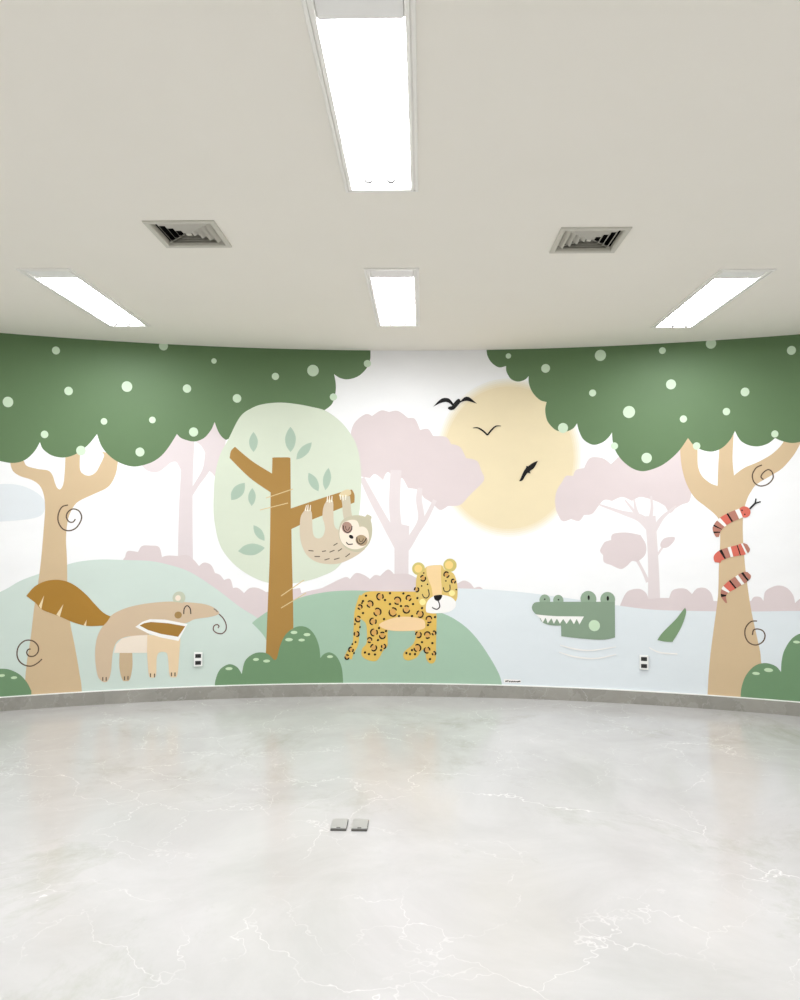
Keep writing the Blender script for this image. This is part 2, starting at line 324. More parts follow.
# ------------------------------------------------------------------ the mural
DATA = r'''
['sky',None,'sky','P',[[(-4.1415,3.6301),(3.7934,3.6359),(3.7482,-0.1953),(-4.0716,-0.2444)]],None]
['cloud',None,'cloud','C',[[(-3.5702,1.608),(-3.3168,1.6565),(-3.1198,1.6753),(-2.9984,1.6476),(-2.9019,1.5814),(-2.8802,1.4986),(-2.9272,1.4305),(-3.1157,1.3999),(-3.3771,1.3919),(-3.629,1.4201)]],None]
['sun',None,'sun1','E',[(0.718,1.9246),[0.5804,0.64,0]],None]
['sun',None,'sun2','E',[(0.718,1.9246),[0.5645,0.6239,0]],None]
['sun',None,'sun3','E',[(0.718,1.9246),[0.5486,0.6078,0]],None]
['sun',None,'sun4','E',[(0.718,1.9246),[0.5327,0.5917,0]],None]
['sun',None,'sun','E',[(0.718,1.9246),[0.5168,0.5756,0]],None]
['pinkA','crown','pink','S',[[(-0.5615,2.0662),(-0.5458,2.1641),(-0.5056,2.2297),(-0.4326,2.2793),(-0.3837,2.2633)],[(-0.3837,2.2633),(-0.3107,2.3086),(-0.2455,2.2967)],[(-0.2455,2.2967),(-0.1722,2.3051),(-0.0906,2.2481)],[(-0.0906,2.2481),(-0.0336,2.24),(0.0074,2.1502)],[(0.0074,2.1502),(0.0724,2.1584),(0.1132,2.1013)],[(0.1132,2.1013),(0.2187,2.093),(0.2593,2.0359)],[(0.2593,2.0359),(0.3322,2.0113),(0.3808,1.9219)],[(0.3808,1.9219),(0.4695,1.8973),(0.5017,1.8243)],[(0.5017,1.8243),(0.5259,1.7434),(0.4456,1.6544),(0.3974,1.6058)],[(0.3974,1.6058),(0.333,1.541),(0.2361,1.5326)],[(0.2361,1.5326),(0.1715,1.5),(0.1065,1.5566),(0.0416,1.597)],[(0.0416,1.597),(-0.0073,1.6618),(-0.0886,1.6778)],[(-0.0886,1.6778),(-0.1376,1.759),(-0.1781,1.7263)],[(-0.1781,1.7263),(-0.2516,1.8074),(-0.2919,1.7421)],[(-0.2919,1.7421),(-0.3571,1.7907),(-0.3976,1.7579)],[(-0.3976,1.7579),(-0.4788,1.7738),(-0.5602,1.8221),(-0.5933,1.9438),(-0.5615,2.0662)]],None]
['pinkA',None,'pink2','L',[(-0.1382,0.819),(-0.1392,1.0938),(-0.1357,1.2557),(-0.1119,1.3774)],[0.1134,0.1134,0.1134,0.0729]]
['pinkA',None,'pink2','L',[(-0.1354,1.1747),(-0.1766,1.3366),(-0.1977,1.5393),(-0.1866,1.8239)],[0.0972,0.0891,0.0891,0.0891]]
['pinkA',None,'pink2','L',[(-0.1192,1.1748),(-0.0547,1.2722),(0.0178,1.4184),(0.001,1.5806),(0.0089,1.6781)],[0.0729,0.0648,0.05265,0.0486,0.0405]]
['pinkA',None,'pink2','L',[(-0.0386,1.2966),(0.0502,1.4185),(0.1308,1.581)],[0.0486,0.0405,0.0324]]
['pinkA',None,'pink2','L',[(-0.1517,1.1908),(-0.2824,1.4173),(-0.3806,1.5954),(-0.4625,1.7576)],[0.08125,0.065,0.05687,0.04062]]
['pinkB','crown','pink','S',[[(1.097,1.5023),(1.0893,1.5821),(1.105,1.6618),(1.1442,1.7255)],[(1.1442,1.7255),(1.1754,1.7732),(1.2298,1.7729)],[(1.2298,1.7729),(1.2532,1.8205),(1.3151,1.8358)],[(1.3151,1.8358),(1.3615,1.9147),(1.4535,1.9136),(1.522,1.8653)],[(1.522,1.8653),(1.666,1.9734),(1.9627,2.0064),(2.1074,1.926)],[(2.1074,1.926),(2.1207,1.7335),(2.1055,1.58),(2.0549,1.5494)],[(2.0549,1.5494),(2.004,1.5187),(1.9602,1.4801),(1.9239,1.5342)],[(1.9239,1.5342),(1.8726,1.5653),(1.8136,1.5887)],[(1.8136,1.5887),(1.7394,1.6046),(1.6795,1.5735)],[(1.6795,1.5735),(1.6044,1.605),(1.5287,1.5737)],[(1.5287,1.5737),(1.4679,1.5817),(1.4142,1.5186)],[(1.4142,1.5186),(1.3758,1.4711),(1.3143,1.463)],[(1.3143,1.463),(1.2756,1.4154),(1.2137,1.431)],[(1.2137,1.431),(1.1437,1.4148),(1.097,1.5023)]],None]
['pinkB',None,'pink2','L',[(1.8398,0.8062),(1.8371,1.038),(1.8271,1.2703),(1.8131,1.4565)],[0.0906,0.07928,0.0755,0.08305]]
['pinkB',None,'pink2','L',[(1.8201,1.3633),(1.7388,1.4407),(1.604,1.4834),(1.4601,1.5344),(1.422,1.5502)],[0.077,0.0616,0.0308,0.0154,0.0077]]
['pinkB',None,'pink2','L',[(1.8129,1.4254),(1.8281,1.5187),(1.8211,1.612)],[0.0304,0.0228,0.0152]]
['pinkB',None,'pink2','L',[(1.761,1.4252),(1.6942,1.4953),(1.627,1.5814)],[0.0307,0.02302,0.01151]]
['pinkB',None,'pink2','L',[(1.7387,1.4329),(1.7092,1.5031),(1.6945,1.5891)],[0.0305,0.02287,0.01144]]
['pinkB',None,'pink2','L',[(1.8422,1.348),(1.9014,1.4413),(1.9676,1.5032),(2.0041,1.5341)],[0.045,0.03,0.01875,0.01125]]
['pinkB',None,'pink2','L',[(1.7961,0.9442),(1.7594,1.0287),(1.7151,1.1133)],[0.0303,0.02272,0.02272]]
['pinkB',None,'pink2','L',[(1.8486,1.1311),(1.8856,1.1858),(1.9151,1.2326)],[0.01881,0.01505,0.01505]]
['pinkB','crown#2','pink','S',[[(1.4516,1.2193),(1.4745,1.251),(1.5202,1.2671)],[(1.5202,1.2671),(1.5355,1.3144),(1.6336,1.3269),(1.742,1.3083)],[(1.742,1.3083),(1.7825,1.2309),(1.7748,1.1532),(1.7151,1.0978)],[(1.7151,1.0978),(1.6778,1.1049),(1.6477,1.0732)],[(1.6477,1.0732),(1.595,1.041),(1.5195,1.071)],[(1.5195,1.071),(1.4665,1.0937),(1.459,1.1486)],[(1.459,1.1486),(1.4362,1.1798),(1.4516,1.2193)]],None]
['pinkB','crown#3','pink','C',[[(1.8903,1.2477),(1.9227,1.2867),(1.9884,1.2951),(1.9882,1.2643),(1.9443,1.2175),(1.8967,1.2123)]],None]
['pinkC','crown','pinkC','S',[[(-2.1742,2.39),(-1.5239,2.4138),(-1.5518,2.0518),(-1.6188,1.731)],[(-1.6188,1.731),(-1.6503,1.7784),(-1.6893,1.8097)],[(-1.6893,1.8097),(-1.698,1.9051),(-1.7374,1.992),(-1.784,2.0307),(-1.8148,2.038)],[(-1.8148,2.038),(-1.829,1.9264),(-1.858,1.7753),(-1.8964,1.8063)],[(-1.8964,1.8063),(-1.9351,1.8689),(-1.9805,1.8601)],[(-1.9805,1.8601),(-2.0701,1.7875),(-2.1599,1.8015),(-2.2052,1.8632)],[(-2.2052,1.8632),(-2.2665,2.0337),(-2.1742,2.39)]],None]
['pinkC',None,'pinkC','L',[(-1.8542,1.0567),(-1.8571,1.3326),(-1.8558,1.5695),(-1.8507,1.8071),(-1.8463,2.1246)],[0.11625,0.1085,0.10075,0.093,0.1085]]
['pinkC',None,'pinkC','L',[(-1.8257,1.6094),(-1.7729,1.6972),(-1.7048,1.8094),(-1.6673,1.9296)],[0.03925,0.03925,0.05495,0.0942]]
['shrubL',None,'pink','S',[[(-2.3563,0.9847),(-2.3284,1.0847),(-2.3069,1.1232)],[(-2.3069,1.1232),(-2.2855,1.1695),(-2.2118,1.1612)],[(-2.2118,1.1612),(-2.1827,1.2077),(-2.1233,1.2113),(-2.0559,1.1993),(-2.0326,1.1209)],[(-2.0326,1.1209),(-1.9876,1.1323),(-1.9119,1.1279)],[(-1.9119,1.1279),(-1.8436,1.1354),(-1.7898,1.0956),(-1.751,1.048)],[(-1.751,1.048),(-1.7128,1.0753),(-1.6587,1.0552),(-1.6272,0.9916)],[(-1.6272,0.9916),(-1.5883,0.9754),(-1.5569,0.9354)],[(-1.5569,0.9354),(-1.5103,0.9429),(-1.4863,0.8712)],[(-1.4863,0.8712),(-1.4473,0.8708),(-1.4,0.8305)],[(-1.4,0.8305),(-1.3532,0.8699),(-1.2903,0.8694),(-1.2269,0.8369)],[(-1.2269,0.8369),(-1.0763,0.8518),(-0.9568,0.8673)],[(-0.9568,0.8673),(-0.9533,0.3702),(-2.3492,0.4071)]],None]
['shrubM',None,'pink','S',[[(-1.113,0.4522),(-1.0359,0.7714),(-0.7805,0.8667)],[(-0.7805,0.8667),(-0.7164,0.8988),(-0.6522,0.931)],[(-0.6522,0.931),(-0.5878,0.9552),(-0.5554,0.9391)],[(-0.5554,0.9391),(-0.5072,0.9875),(-0.4424,0.9715),(-0.3937,0.9393)],[(-0.3937,0.9393),(-0.3534,0.9717),(-0.3128,0.9637)],[(-0.3128,0.9637),(-0.2483,1.0165),(-0.1995,0.9803)],[(-0.1995,0.9803),(-0.0861,0.9808),(0.0112,0.9329)],[(0.0112,0.9329),(0.1324,0.966),(0.2536,0.8863)],[(0.2536,0.8863),(0.318,0.9111),(0.3663,0.9317),(0.4145,0.9121),(0.4467,0.8722)],[(0.4467,0.8722),(0.4948,0.8808),(0.5428,0.8413)],[(0.5428,0.8413),(0.5432,0.4567),(-1.113,0.4522)]],None]
['shrubR',None,'pink','S',[[(1.5713,0.7048),(1.5941,0.7756),(1.6319,0.8546),(1.6769,0.883),(1.7366,0.8884),(1.781,0.8586),(1.7993,0.8127)],[(1.7993,0.8127),(1.8839,0.823),(1.9497,0.825)],[(1.9497,0.825),(1.9718,0.8795),(2.0154,0.8999),(2.0731,0.8978),(2.1159,0.8609)],[(2.1159,0.8609),(2.1519,0.904),(2.2088,0.9095),(2.251,0.8729),(2.2682,0.813)],[(2.2682,0.813),(2.3974,0.8178),(2.528,0.8229)],[(2.528,0.8229),(2.5486,0.8535),(2.5893,0.8551),(2.6127,0.8263)],[(2.6127,0.8263),(2.6233,0.8935),(2.6638,0.9283),(2.7173,0.9449),(2.7702,0.9284),(2.8092,0.8786),(2.8218,0.8205)],[(2.8218,0.8205),(2.8678,0.8591),(2.9324,0.8473)],[(2.9324,0.8473),(2.9717,0.936),(3.061,0.9683),(3.142,0.9141),(3.1724,0.844)],[(3.1724,0.844),(3.4745,0.8591),(3.4717,0.5945),(1.5705,0.4866)]],None]
['lake',None,'lake','S',[[(0.173,0.8695),(0.4948,0.8648),(0.8133,0.8452),(1.1272,0.8113),(1.4351,0.7713),(1.6015,0.7525)],[(1.6015,0.7525),(1.8835,0.7305),(2.4521,0.7414),(2.951,0.7684),(3.7598,0.7861)],[(3.7482,-0.1953),(0.1764,-0.5093)]],None]
['hillL',None,'mint','S',[[(-4.0864,0.5778),(-3.5553,0.7008),(-3.174,0.8749),(-3.0422,0.9528),(-2.9074,1.0058),(-2.7285,1.0669),(-2.6304,1.0921),(-2.488,1.1057),(-2.3066,1.0999),(-2.1219,1.0904),(-1.9717,1.0577),(-1.8193,1.0012),(-1.626,0.8727),(-1.4303,0.7195),(-1.2565,0.5977),(-1.1523,0.4128),(-1.1057,-0.5025)],[(-1.1057,-0.5025),(-4.0716,-0.2444)]],None]
['hillM',None,'sage','S',[[(-1.3351,0.5909),(-1.2883,0.63),(-1.1547,0.7163),(-1.012,0.7713),(-0.8764,0.8107),(-0.716,0.8375),(-0.5549,0.8463),(-0.3932,0.8424),(-0.2313,0.8267),(-0.0692,0.7871),(0.0522,0.7315),(0.1574,0.68),(0.2542,0.6408),(0.3508,0.5818),(0.4311,0.5108),(0.5033,0.4239),(0.5672,0.3293),(0.6231,0.2348),(0.6628,0.1402),(0.6867,-0.0182)],[(0.6869,-0.4941),(-1.0661,-0.5036),(-1.1915,0.3736)],[(-1.1915,0.3736),(-1.2398,0.4859),(-1.3351,0.5909)]],None]
['treeL',None,'bark','S',[[(-3.1227,1.8691),(-3.1187,1.8245),(-3.1012,1.7727),(-3.0537,1.7364),(-2.9721,1.7082),(-2.9168,1.6641),(-2.8883,1.5891),(-2.8799,1.4835),(-2.8874,1.3327),(-2.902,1.1071),(-2.92,0.9274),(-2.9445,0.7411),(-2.965,0.5182),(-2.9892,0.3263),(-3.0023,0.0678),(-3.0092,-0.3746)],[(-2.568,-0.4166),(-2.6031,0.0999),(-2.6218,0.2373),(-2.657,0.4435),(-2.6947,0.6418),(-2.7154,0.8771),(-2.722,1.1047),(-2.7311,1.2566),(-2.7256,1.3629),(-2.7126,1.4391),(-2.6785,1.5155),(-2.6366,1.5579),(-2.5376,1.609),(-2.4374,1.6644),(-2.3877,1.7504),(-2.3699,1.8439),(-2.3679,1.9217)],[(-2.4842,1.934),(-2.4694,1.9035),(-2.4974,1.8332),(-2.5254,1.7786),(-2.568,1.75),(-2.6109,1.7583),(-2.6398,1.7991),(-2.6416,1.9295),(-2.6493,1.9753)],[(-2.744,1.9416),(-2.7443,1.8653),(-2.749,1.7432),(-2.7578,1.6745),(-2.7783,1.6407),(-2.7994,1.6548),(-2.8137,1.6887),(-2.8326,1.749),(-2.8635,1.7824),(-2.9324,1.792),(-3.0076,1.8126),(-3.0284,1.8496)]],None]
['treeR',None,'bark','S',[[(2.0321,2.0435),(2.0354,1.9815),(2.0421,1.8733),(2.0604,1.7727),(2.0917,1.68),(2.1415,1.5952),(2.216,1.53),(2.2758,1.4767),(2.3107,1.4274),(2.3172,1.3516),(2.3165,1.238),(2.3071,1.0789),(2.3001,0.8595),(2.2706,0.6204),(2.241,0.3811),(2.2225,0.116),(2.2082,-0.3891)],[(2.6608,-0.3411),(2.6243,0.1324),(2.5957,0.3516),(2.5863,0.4545),(2.5563,0.6085),(2.5276,0.7633),(2.5049,0.934),(2.4889,1.0906),(2.4765,1.2928),(2.4776,1.4506),(2.4884,1.5183),(2.5095,1.5933),(2.5407,1.6532),(2.5751,1.6978),(2.677,1.7635),(2.7475,1.8142),(2.8177,1.9013),(2.8576,1.9739),(2.8843,2.0393)],[(2.7594,2.0514),(2.7489,1.996),(2.6782,1.92),(2.5832,1.8625),(2.4871,1.8194),(2.4176,1.7639)],[(2.4176,1.7639),(2.4111,1.8359),(2.4089,1.9193),(2.42,2.1237)],[(2.318,2.0357),(2.3139,1.9443),(2.306,1.8074),(2.3025,1.6857)],[(2.3025,1.6857),(2.249,1.7091),(2.1925,1.7633),(2.1643,1.8404),(2.1615,1.9632),(2.1583,2.0402)],[(2.1154,2.0721),(2.094,2.1036),(2.0321,2.0435)]],None]
['treeL','canopy','leaf','S',[[(-3.1888,1.8447),(-3.1088,1.8322),(-3.0285,1.8533),(-2.9615,1.9194),(-2.9216,1.9963)],[(-2.9216,1.9963),(-2.9002,1.9441),(-2.8375,1.8968),(-2.7537,1.8841),(-2.6697,1.9133),(-2.5854,1.985),(-2.522,2.072)],[(-2.522,2.072),(-2.4847,1.9727),(-2.4112,1.8895),(-2.323,1.8411),(-2.2344,1.8274),(-2.1308,1.857),(-2.0564,1.9058),(-1.9969,1.9781),(-1.9299,2.0906)],[(-1.9299,2.0906),(-1.8914,2.0559),(-1.7994,2.0343),(-1.7227,2.064),(-1.6692,2.1292),(-1.6419,2.1938)],[(-1.6419,2.1938),(-1.6148,2.1225),(-1.5832,2.0752),(-1.5518,2.0518)],[(-1.5518,2.0518),(-1.2695,2.1783),(-0.9661,2.1836),(-0.7654,2.3085)],[(-0.7654,2.3085),(-0.7091,2.3581),(-0.6829,2.4401),(-0.6793,2.5218),(-0.6944,2.6033)],[(-0.6944,2.6033),(-0.6455,2.5713),(-0.5805,2.5615),(-0.4993,2.5869),(-0.4344,2.6473),(-0.4022,2.7213),(-0.3986,2.8115),(-0.3956,3.0497)],[(-0.3956,3.0497),(-0.4003,4.0398),(-4.1415,3.6301),(-4.1113,1.9578)],[(-4.1113,1.9578),(-3.9942,1.8098),(-3.8468,1.7727),(-3.6973,1.8349),(-3.5883,1.9545)],[(-3.5883,1.9545),(-3.5618,1.8542),(-3.4601,1.7994),(-3.3523,1.8615),(-3.2824,1.9526)],[(-3.2824,1.9526),(-3.2485,1.8798),(-3.1888,1.8447)]],None]
['treeL','canopy','dot','E',[(-2.8209,2.698),[0.0278,0.0306,0]],None]
['treeL','canopy','dot','E',[(-2.7284,2.3938),[0.0301,0.0329,0]],None]
['treeL','canopy','dot','E',[(-3.1423,2.2867),[0.0352,0.0395,0]],None]
['treeL','canopy','dot','E',[(-2.3084,2.4498),[0.039,0.0416,0]],None]
['treeL','canopy','dot','E',[(-2.8908,2.055),[0.0262,0.0287,0]],None]
['treeL','canopy','dot','E',[(-2.4728,2.1714),[0.0238,0.0256,0]],None]
['treeL','canopy','dot','E',[(-2.1167,2.1954),[0.0248,0.0261,0]],None]
['treeL','canopy','dot','E',[(-2.2062,1.9415),[0.0333,0.0353,0]],None]
['treeL','canopy','dot','E',[(-2.6346,1.9404),[0.0341,0.037,0]],None]
['treeL','canopy','dot','E',[(-2.0398,2.7838),[0.034,0.0356,0]],None]
['treeL','canopy','dot','E',[(-1.6513,2.6825),[0.0211,0.0217,0]],None]
['treeL','canopy','dot','E',[(-1.8574,2.4536),[0.0321,0.0334,0]],None]
['treeL','canopy','dot','E',[(-1.4687,2.388),[0.0338,0.0346,0]],None]
['treeL','canopy','dot','E',[(-1.1661,2.5741),[0.0288,0.0292,0]],None]
['treeL','canopy','dot','E',[(-1.8033,2.1098),[0.0352,0.0366,0]],None]
['treeL','canopy','dot','E',[(-0.8645,2.6281),[0.0467,0.0473,0]],None]
['treeL','canopy','dot','E',[(-0.4233,2.6916),[0.0293,0.0295,0]],None]
['treeL','canopy','dot','E',[(-0.6981,2.4154),[0.0292,0.0293,0]],None]
['treeL','canopy','dot','E',[(-3.3889,2.1393),[0.032,0.0367,0]],None]
['treeL','canopy','dot','E',[(-3.5835,2.419),[0.0248,0.029,0]],None]
['treeR','canopy','leaf','S',[[(0.5408,2.9622),(0.5458,2.7989),(0.5572,2.7416),(0.5894,2.6922),(0.6457,2.6554),(0.7018,2.6657)],[(0.7018,2.6657),(0.7066,2.6169),(0.7418,2.5594),(0.7977,2.5373),(0.8534,2.5523),(0.8821,2.5808)],[(0.8821,2.5808),(0.8852,2.5161),(0.9169,2.4427),(0.9722,2.3852),(1.0243,2.368)],[(1.0243,2.368),(1.0132,2.3039),(1.0273,2.2232),(1.0665,2.1664),(1.1135,2.1336),(1.176,2.1278),(1.2305,2.1516),(1.2617,2.1917)],[(1.2617,2.1917),(1.2801,2.1228),(1.3156,2.0585),(1.3848,2.0192),(1.4539,2.0355),(1.4998,2.0711),(1.5304,2.1147)],[(1.5304,2.1147),(1.5414,2.0071),(1.5904,1.9117),(1.6655,1.8399),(1.7402,1.8077),(1.8146,1.8146),(1.9181,1.8598),(2.0207,1.9509),(2.0937,2.0573)],[(2.0937,2.0573),(2.1366,1.9984),(2.1936,1.9625),(2.2646,1.9486),(2.3352,1.9743),(2.3915,2.0335),(2.4268,2.1007)],[(2.4268,2.1007),(2.4609,2.0314),(2.5158,1.992),(2.584,1.9795),(2.6519,1.9991),(2.6992,2.0386)],[(2.6992,2.0386),(2.7458,2.0147),(2.8119,1.9976),(2.8776,2.0101),(2.943,2.0591),(2.982,2.1015)],[(2.982,2.1015),(3.0258,1.9829),(3.1514,1.8989),(3.3059,1.9153),(3.4277,2.0312)],[(3.4277,2.0312),(3.7731,1.9119),(3.7934,3.6359),(0.5398,4.0284),(0.5408,2.9622)]],None]
['treeR','canopy','dot','E',[(0.721,2.7465),[0.0216,0.022,0]],None]
['treeR','canopy','dot','E',[(1.0167,2.6389),[0.0348,0.0354,0]],None]
['treeR','canopy','dot','E',[(1.4435,2.7286),[0.0428,0.0448,0]],None]
['treeR','canopy','dot','E',[(1.3828,2.4311),[0.027,0.0278,0]],None]
['treeR','canopy','dot','E',[(1.6595,2.2724),[0.0453,0.0474,0]],None]
['treeR','canopy','dot','E',[(1.1526,2.157),[0.039,0.0403,0]],None]
['treeR','canopy','dot','E',[(1.5483,2.007),[0.0274,0.0283,0]],None]
['treeR','canopy','dot','E',[(1.9104,2.744),[0.0252,0.0265,0]],None]
['treeR','canopy','dot','E',[(2.2625,2.7768),[0.0369,0.0398,0]],None]
['treeR','canopy','dot','E',[(2.8135,2.6847),[0.0297,0.0335,0]],None]
['treeR','canopy','dot','E',[(1.9723,2.4771),[0.0365,0.039,0]],None]
['treeR','canopy','dot','E',[(2.498,2.3931),[0.0301,0.0332,0]],None]
['treeR','canopy','dot','E',[(2.3678,2.2504),[0.0259,0.0283,0]],None]
['treeR','canopy','dot','E',[(2.0612,2.2051),[0.0261,0.0279,0]],None]
['treeR','canopy','dot','E',[(1.7898,1.9086),[0.0387,0.0406,0]],None]
['treeR','canopy','dot','E',[(2.1552,1.9941),[0.0266,0.0285,0]],None]
['treeR','canopy','dot','E',[(2.6981,2.0685),[0.0241,0.0268,0]],None]
['treeR','canopy','dot','E',[(3.0592,2.1563),[0.0317,0.0363,0]],None]
['treeR','canopy','dot','E',[(3.1878,2.4389),[0.0248,0.0288,0]],None]
['treeL',None,'line','L',[(-2.7207,1.5227),(-2.7625,1.5072),(-2.7868,1.4539),(-2.786,1.3932),(-2.7532,1.3401),(-2.7041,1.3279),(-2.6551,1.3554),(-2.6235,1.4242),(-2.6426,1.4776),(-2.6852,1.4926),(-2.72,1.4695),(-2.7307,1.4314),(-2.712,1.3964),(-2.6839,1.3935),(-2.6672,1.4164)],[0.00959,0.00959,0.00959,0.00959,0.00959,0.00959,0.00959,0.00959,0.00959,0.00959,0.00959,0.00959,0.00959,0.00959,0.00959]]
['treeL',None,'line','L',[(-2.8846,0.3648),(-2.9142,0.3367),(-2.9553,0.3168),(-3.0027,0.3271),(-3.0401,0.3619),(-3.0543,0.4146),(-3.0418,0.4716),(-2.9993,0.5088),(-2.9478,0.5025),(-2.9133,0.4634),(-2.9127,0.4186),(-2.9394,0.3903),(-2.9733,0.3922),(-2.9885,0.4168),(-2.9808,0.4402),(-2.9633,0.4437)],[0.00923,0.00923,0.00923,0.00923,0.00923,0.00923,0.00923,0.00923,0.00923,0.00923,0.00923,0.00923,0.00923,0.00923,0.00923,0.00923]]
['treeR',None,'line','L',[(2.6101,1.8394),(2.5692,1.8178),(2.5443,1.7657),(2.5548,1.713),(2.5954,1.6826),(2.6496,1.6968),(2.6835,1.741),(2.6771,1.7858),(2.6504,1.8042),(2.6164,1.7795),(2.6027,1.7498),(2.6201,1.7301)],[0.0092,0.0092,0.0092,0.0092,0.0092,0.0092,0.0092,0.0092,0.0092,0.0092,0.0092,0.0092]]
['treeR',None,'line','L',[(2.5677,0.6759),(2.5269,0.6694),(2.4911,0.6244),(2.4852,0.5675),(2.5081,0.5166),(2.5555,0.4971),(2.603,0.5221),(2.6209,0.5676),(2.6077,0.6038),(2.574,0.6168),(2.5441,0.6078),(2.5357,0.5702)],[0.0092,0.0092,0.0092,0.0092,0.0092,0.0092,0.0092,0.0092,0.0092,0.0092,0.0092,0.0092]]
['treeM','crown','round','C',[[(-1.5362,2.0522),(-1.4438,2.2389),(-1.3499,2.3137),(-1.2551,2.3483),(-1.1277,2.3624),(-0.9995,2.3536),(-0.8706,2.3314),(-0.7573,2.3004),(-0.6353,2.2122),(-0.5455,2.0989),(-0.4962,1.9852),(-0.471,1.8226),(-0.4701,1.66),(-0.4853,1.457),(-0.5407,1.2138),(-0.6528,1.0359),(-0.7811,0.9633),(-0.9412,0.9154),(-1.1165,0.9002),(-1.2592,0.9251),(-1.4014,0.9978),(-1.5117,1.094),(-1.5906,1.2136),(-1.6309,1.3725),(-1.644,1.5236),(-1.6346,1.7626),(-1.5974,1.9309)]],None]
['treeM','crown','leafpale','S',[[(-1.3364,2.1205),(-1.315,2.0903),(-1.3017,2.0486),(-1.3108,1.9961),(-1.335,1.9594)],[(-1.335,1.9594),(-1.3625,1.9992),(-1.3697,2.0474),(-1.3572,2.0895),(-1.3364,2.1205)]],None]
['treeM','crown','leafpale','S',[[(-1.0422,2.1678),(-1.0156,2.1291),(-0.9991,2.0758),(-1.0105,2.0087),(-1.0407,1.962)],[(-1.0407,1.962),(-1.075,2.013),(-1.084,2.0745),(-1.0682,2.1283),(-1.0422,2.1678)]],None]
['treeM','crown','leafpale','S',[[(-0.8711,2.0431),(-0.8784,2.0022),(-0.9005,1.957),(-0.9477,1.918),(-0.9938,1.9031)],[(-0.9938,1.9031),(-0.9838,1.9565),(-0.9522,2.0031),(-0.9105,2.0308),(-0.8711,2.0431)]],None]
['treeM','crown','leafpale','S',[[(-0.8946,1.7973),(-0.8605,1.7792),(-0.828,1.7466),(-0.8104,1.6933),(-0.8143,1.6477)],[(-0.8143,1.6477),(-0.8587,1.6719),(-0.8889,1.7135),(-0.8982,1.7586),(-0.8946,1.7973)]],None]
['treeM','crown','leafpale','S',[[(-0.7337,1.8386),(-0.7189,1.8015),(-0.7134,1.7526),(-0.73,1.6947),(-0.7579,1.6569)],[(-0.7579,1.6569),(-0.7768,1.7056),(-0.7758,1.7609),(-0.7576,1.8066),(-0.7337,1.8386)]],None]
['treeM','crown','leafpale','S',[[(-1.4016,1.7108),(-1.4004,1.6676),(-1.4147,1.621),(-1.4584,1.5832),(-1.5065,1.5711)],[(-1.5065,1.5711),(-1.5077,1.6274),(-1.4831,1.6746),(-1.4429,1.7008),(-1.4016,1.7108)]],None]
['treeM','crown','leafpale','S',[[(-1.3419,1.6699),(-1.3245,1.642),(-1.3144,1.6041),(-1.3238,1.5574),(-1.3456,1.5256)],[(-1.3456,1.5256),(-1.368,1.5623),(-1.3727,1.6057),(-1.3607,1.643),(-1.3419,1.6699)]],None]
['treeM','crown','leafpale','S',[[(-1.3296,1.3716),(-1.2979,1.3588),(-1.266,1.3331),(-1.2445,1.2876),(-1.2425,1.247)],[(-1.2425,1.247),(-1.2839,1.2642),(-1.3148,1.298),(-1.3282,1.3371),(-1.3296,1.3716)]],None]
['treeM','crown','leafpale','S',[[(-1.2385,1.1903),(-1.275,1.1567),(-1.3276,1.1325),(-1.3976,1.137),(-1.4491,1.1643)],[(-1.4491,1.1643),(-1.4014,1.2076),(-1.3395,1.2246),(-1.2824,1.2139),(-1.2385,1.1903)]],None]
['treeM',None,'wood','S',[[(-1.1847,1.9052),(-1.18,1.9166),(-1.1163,1.919),(-1.0484,1.9182),(-1.0403,1.8989)],[(-1.0403,1.8989),(-1.035,1.5072)],[(-1.035,1.5072),(-0.8815,1.5605),(-0.6401,1.6396),(-0.5431,1.6637)],[(-0.5431,1.6637),(-0.5226,1.6192),(-0.5231,1.5583)],[(-0.5231,1.5583),(-0.7199,1.4755),(-0.8805,1.411),(-1.029,1.342)],[(-1.029,1.342),(-1.0224,1.0925),(-1.012,0.7713),(-1.0057,0.4508)],[(-1.0034,0.1312),(-1.2291,0.1356),(-1.2231,0.3741),(-1.2106,0.7728),(-1.2005,1.0929),(-1.1975,1.4139),(-1.1969,1.6359)],[(-1.1969,1.6359),(-1.3608,1.7501),(-1.5224,1.9082)],[(-1.5224,1.9082),(-1.5119,1.9645),(-1.4809,1.9987)],[(-1.4809,1.9987),(-1.3462,1.8869),(-1.187,1.7882)]],None]
['treeM',None,'scratch','K',[(-1.233,1.5905),(-1.0185,1.6647)],[0.00725,0.00725]]
['treeM',None,'scratch','K',[(-1.2797,1.4938),(-1.0577,1.5514)],[0.00725,0.00725]]
['treeM',None,'scratch','K',[(-1.1078,0.804),(-0.9253,0.9315)],[0.00722,0.00722]]
['treeM',None,'scratch','K',[(-1.107,0.7079),(-0.9086,0.8269)],[0.0072,0.0072]]
['bushL',None,'shrub','S',[[(-3.4202,0.1022),(-3.4098,0.2455),(-3.3279,0.3118),(-3.218,0.3188),(-3.1654,0.3109),(-3.1059,0.3011),(-3.0387,0.2627),(-2.9909,0.2077),(-2.9589,0.1424),(-2.952,0.0862),(-2.9418,-0.3815)],[(-2.9418,-0.3815),(-3.8995,-0.2683),(-3.908,0.2178),(-3.795,0.4879),(-3.6139,0.5111),(-3.4751,0.38),(-3.4202,0.1022)]],None]
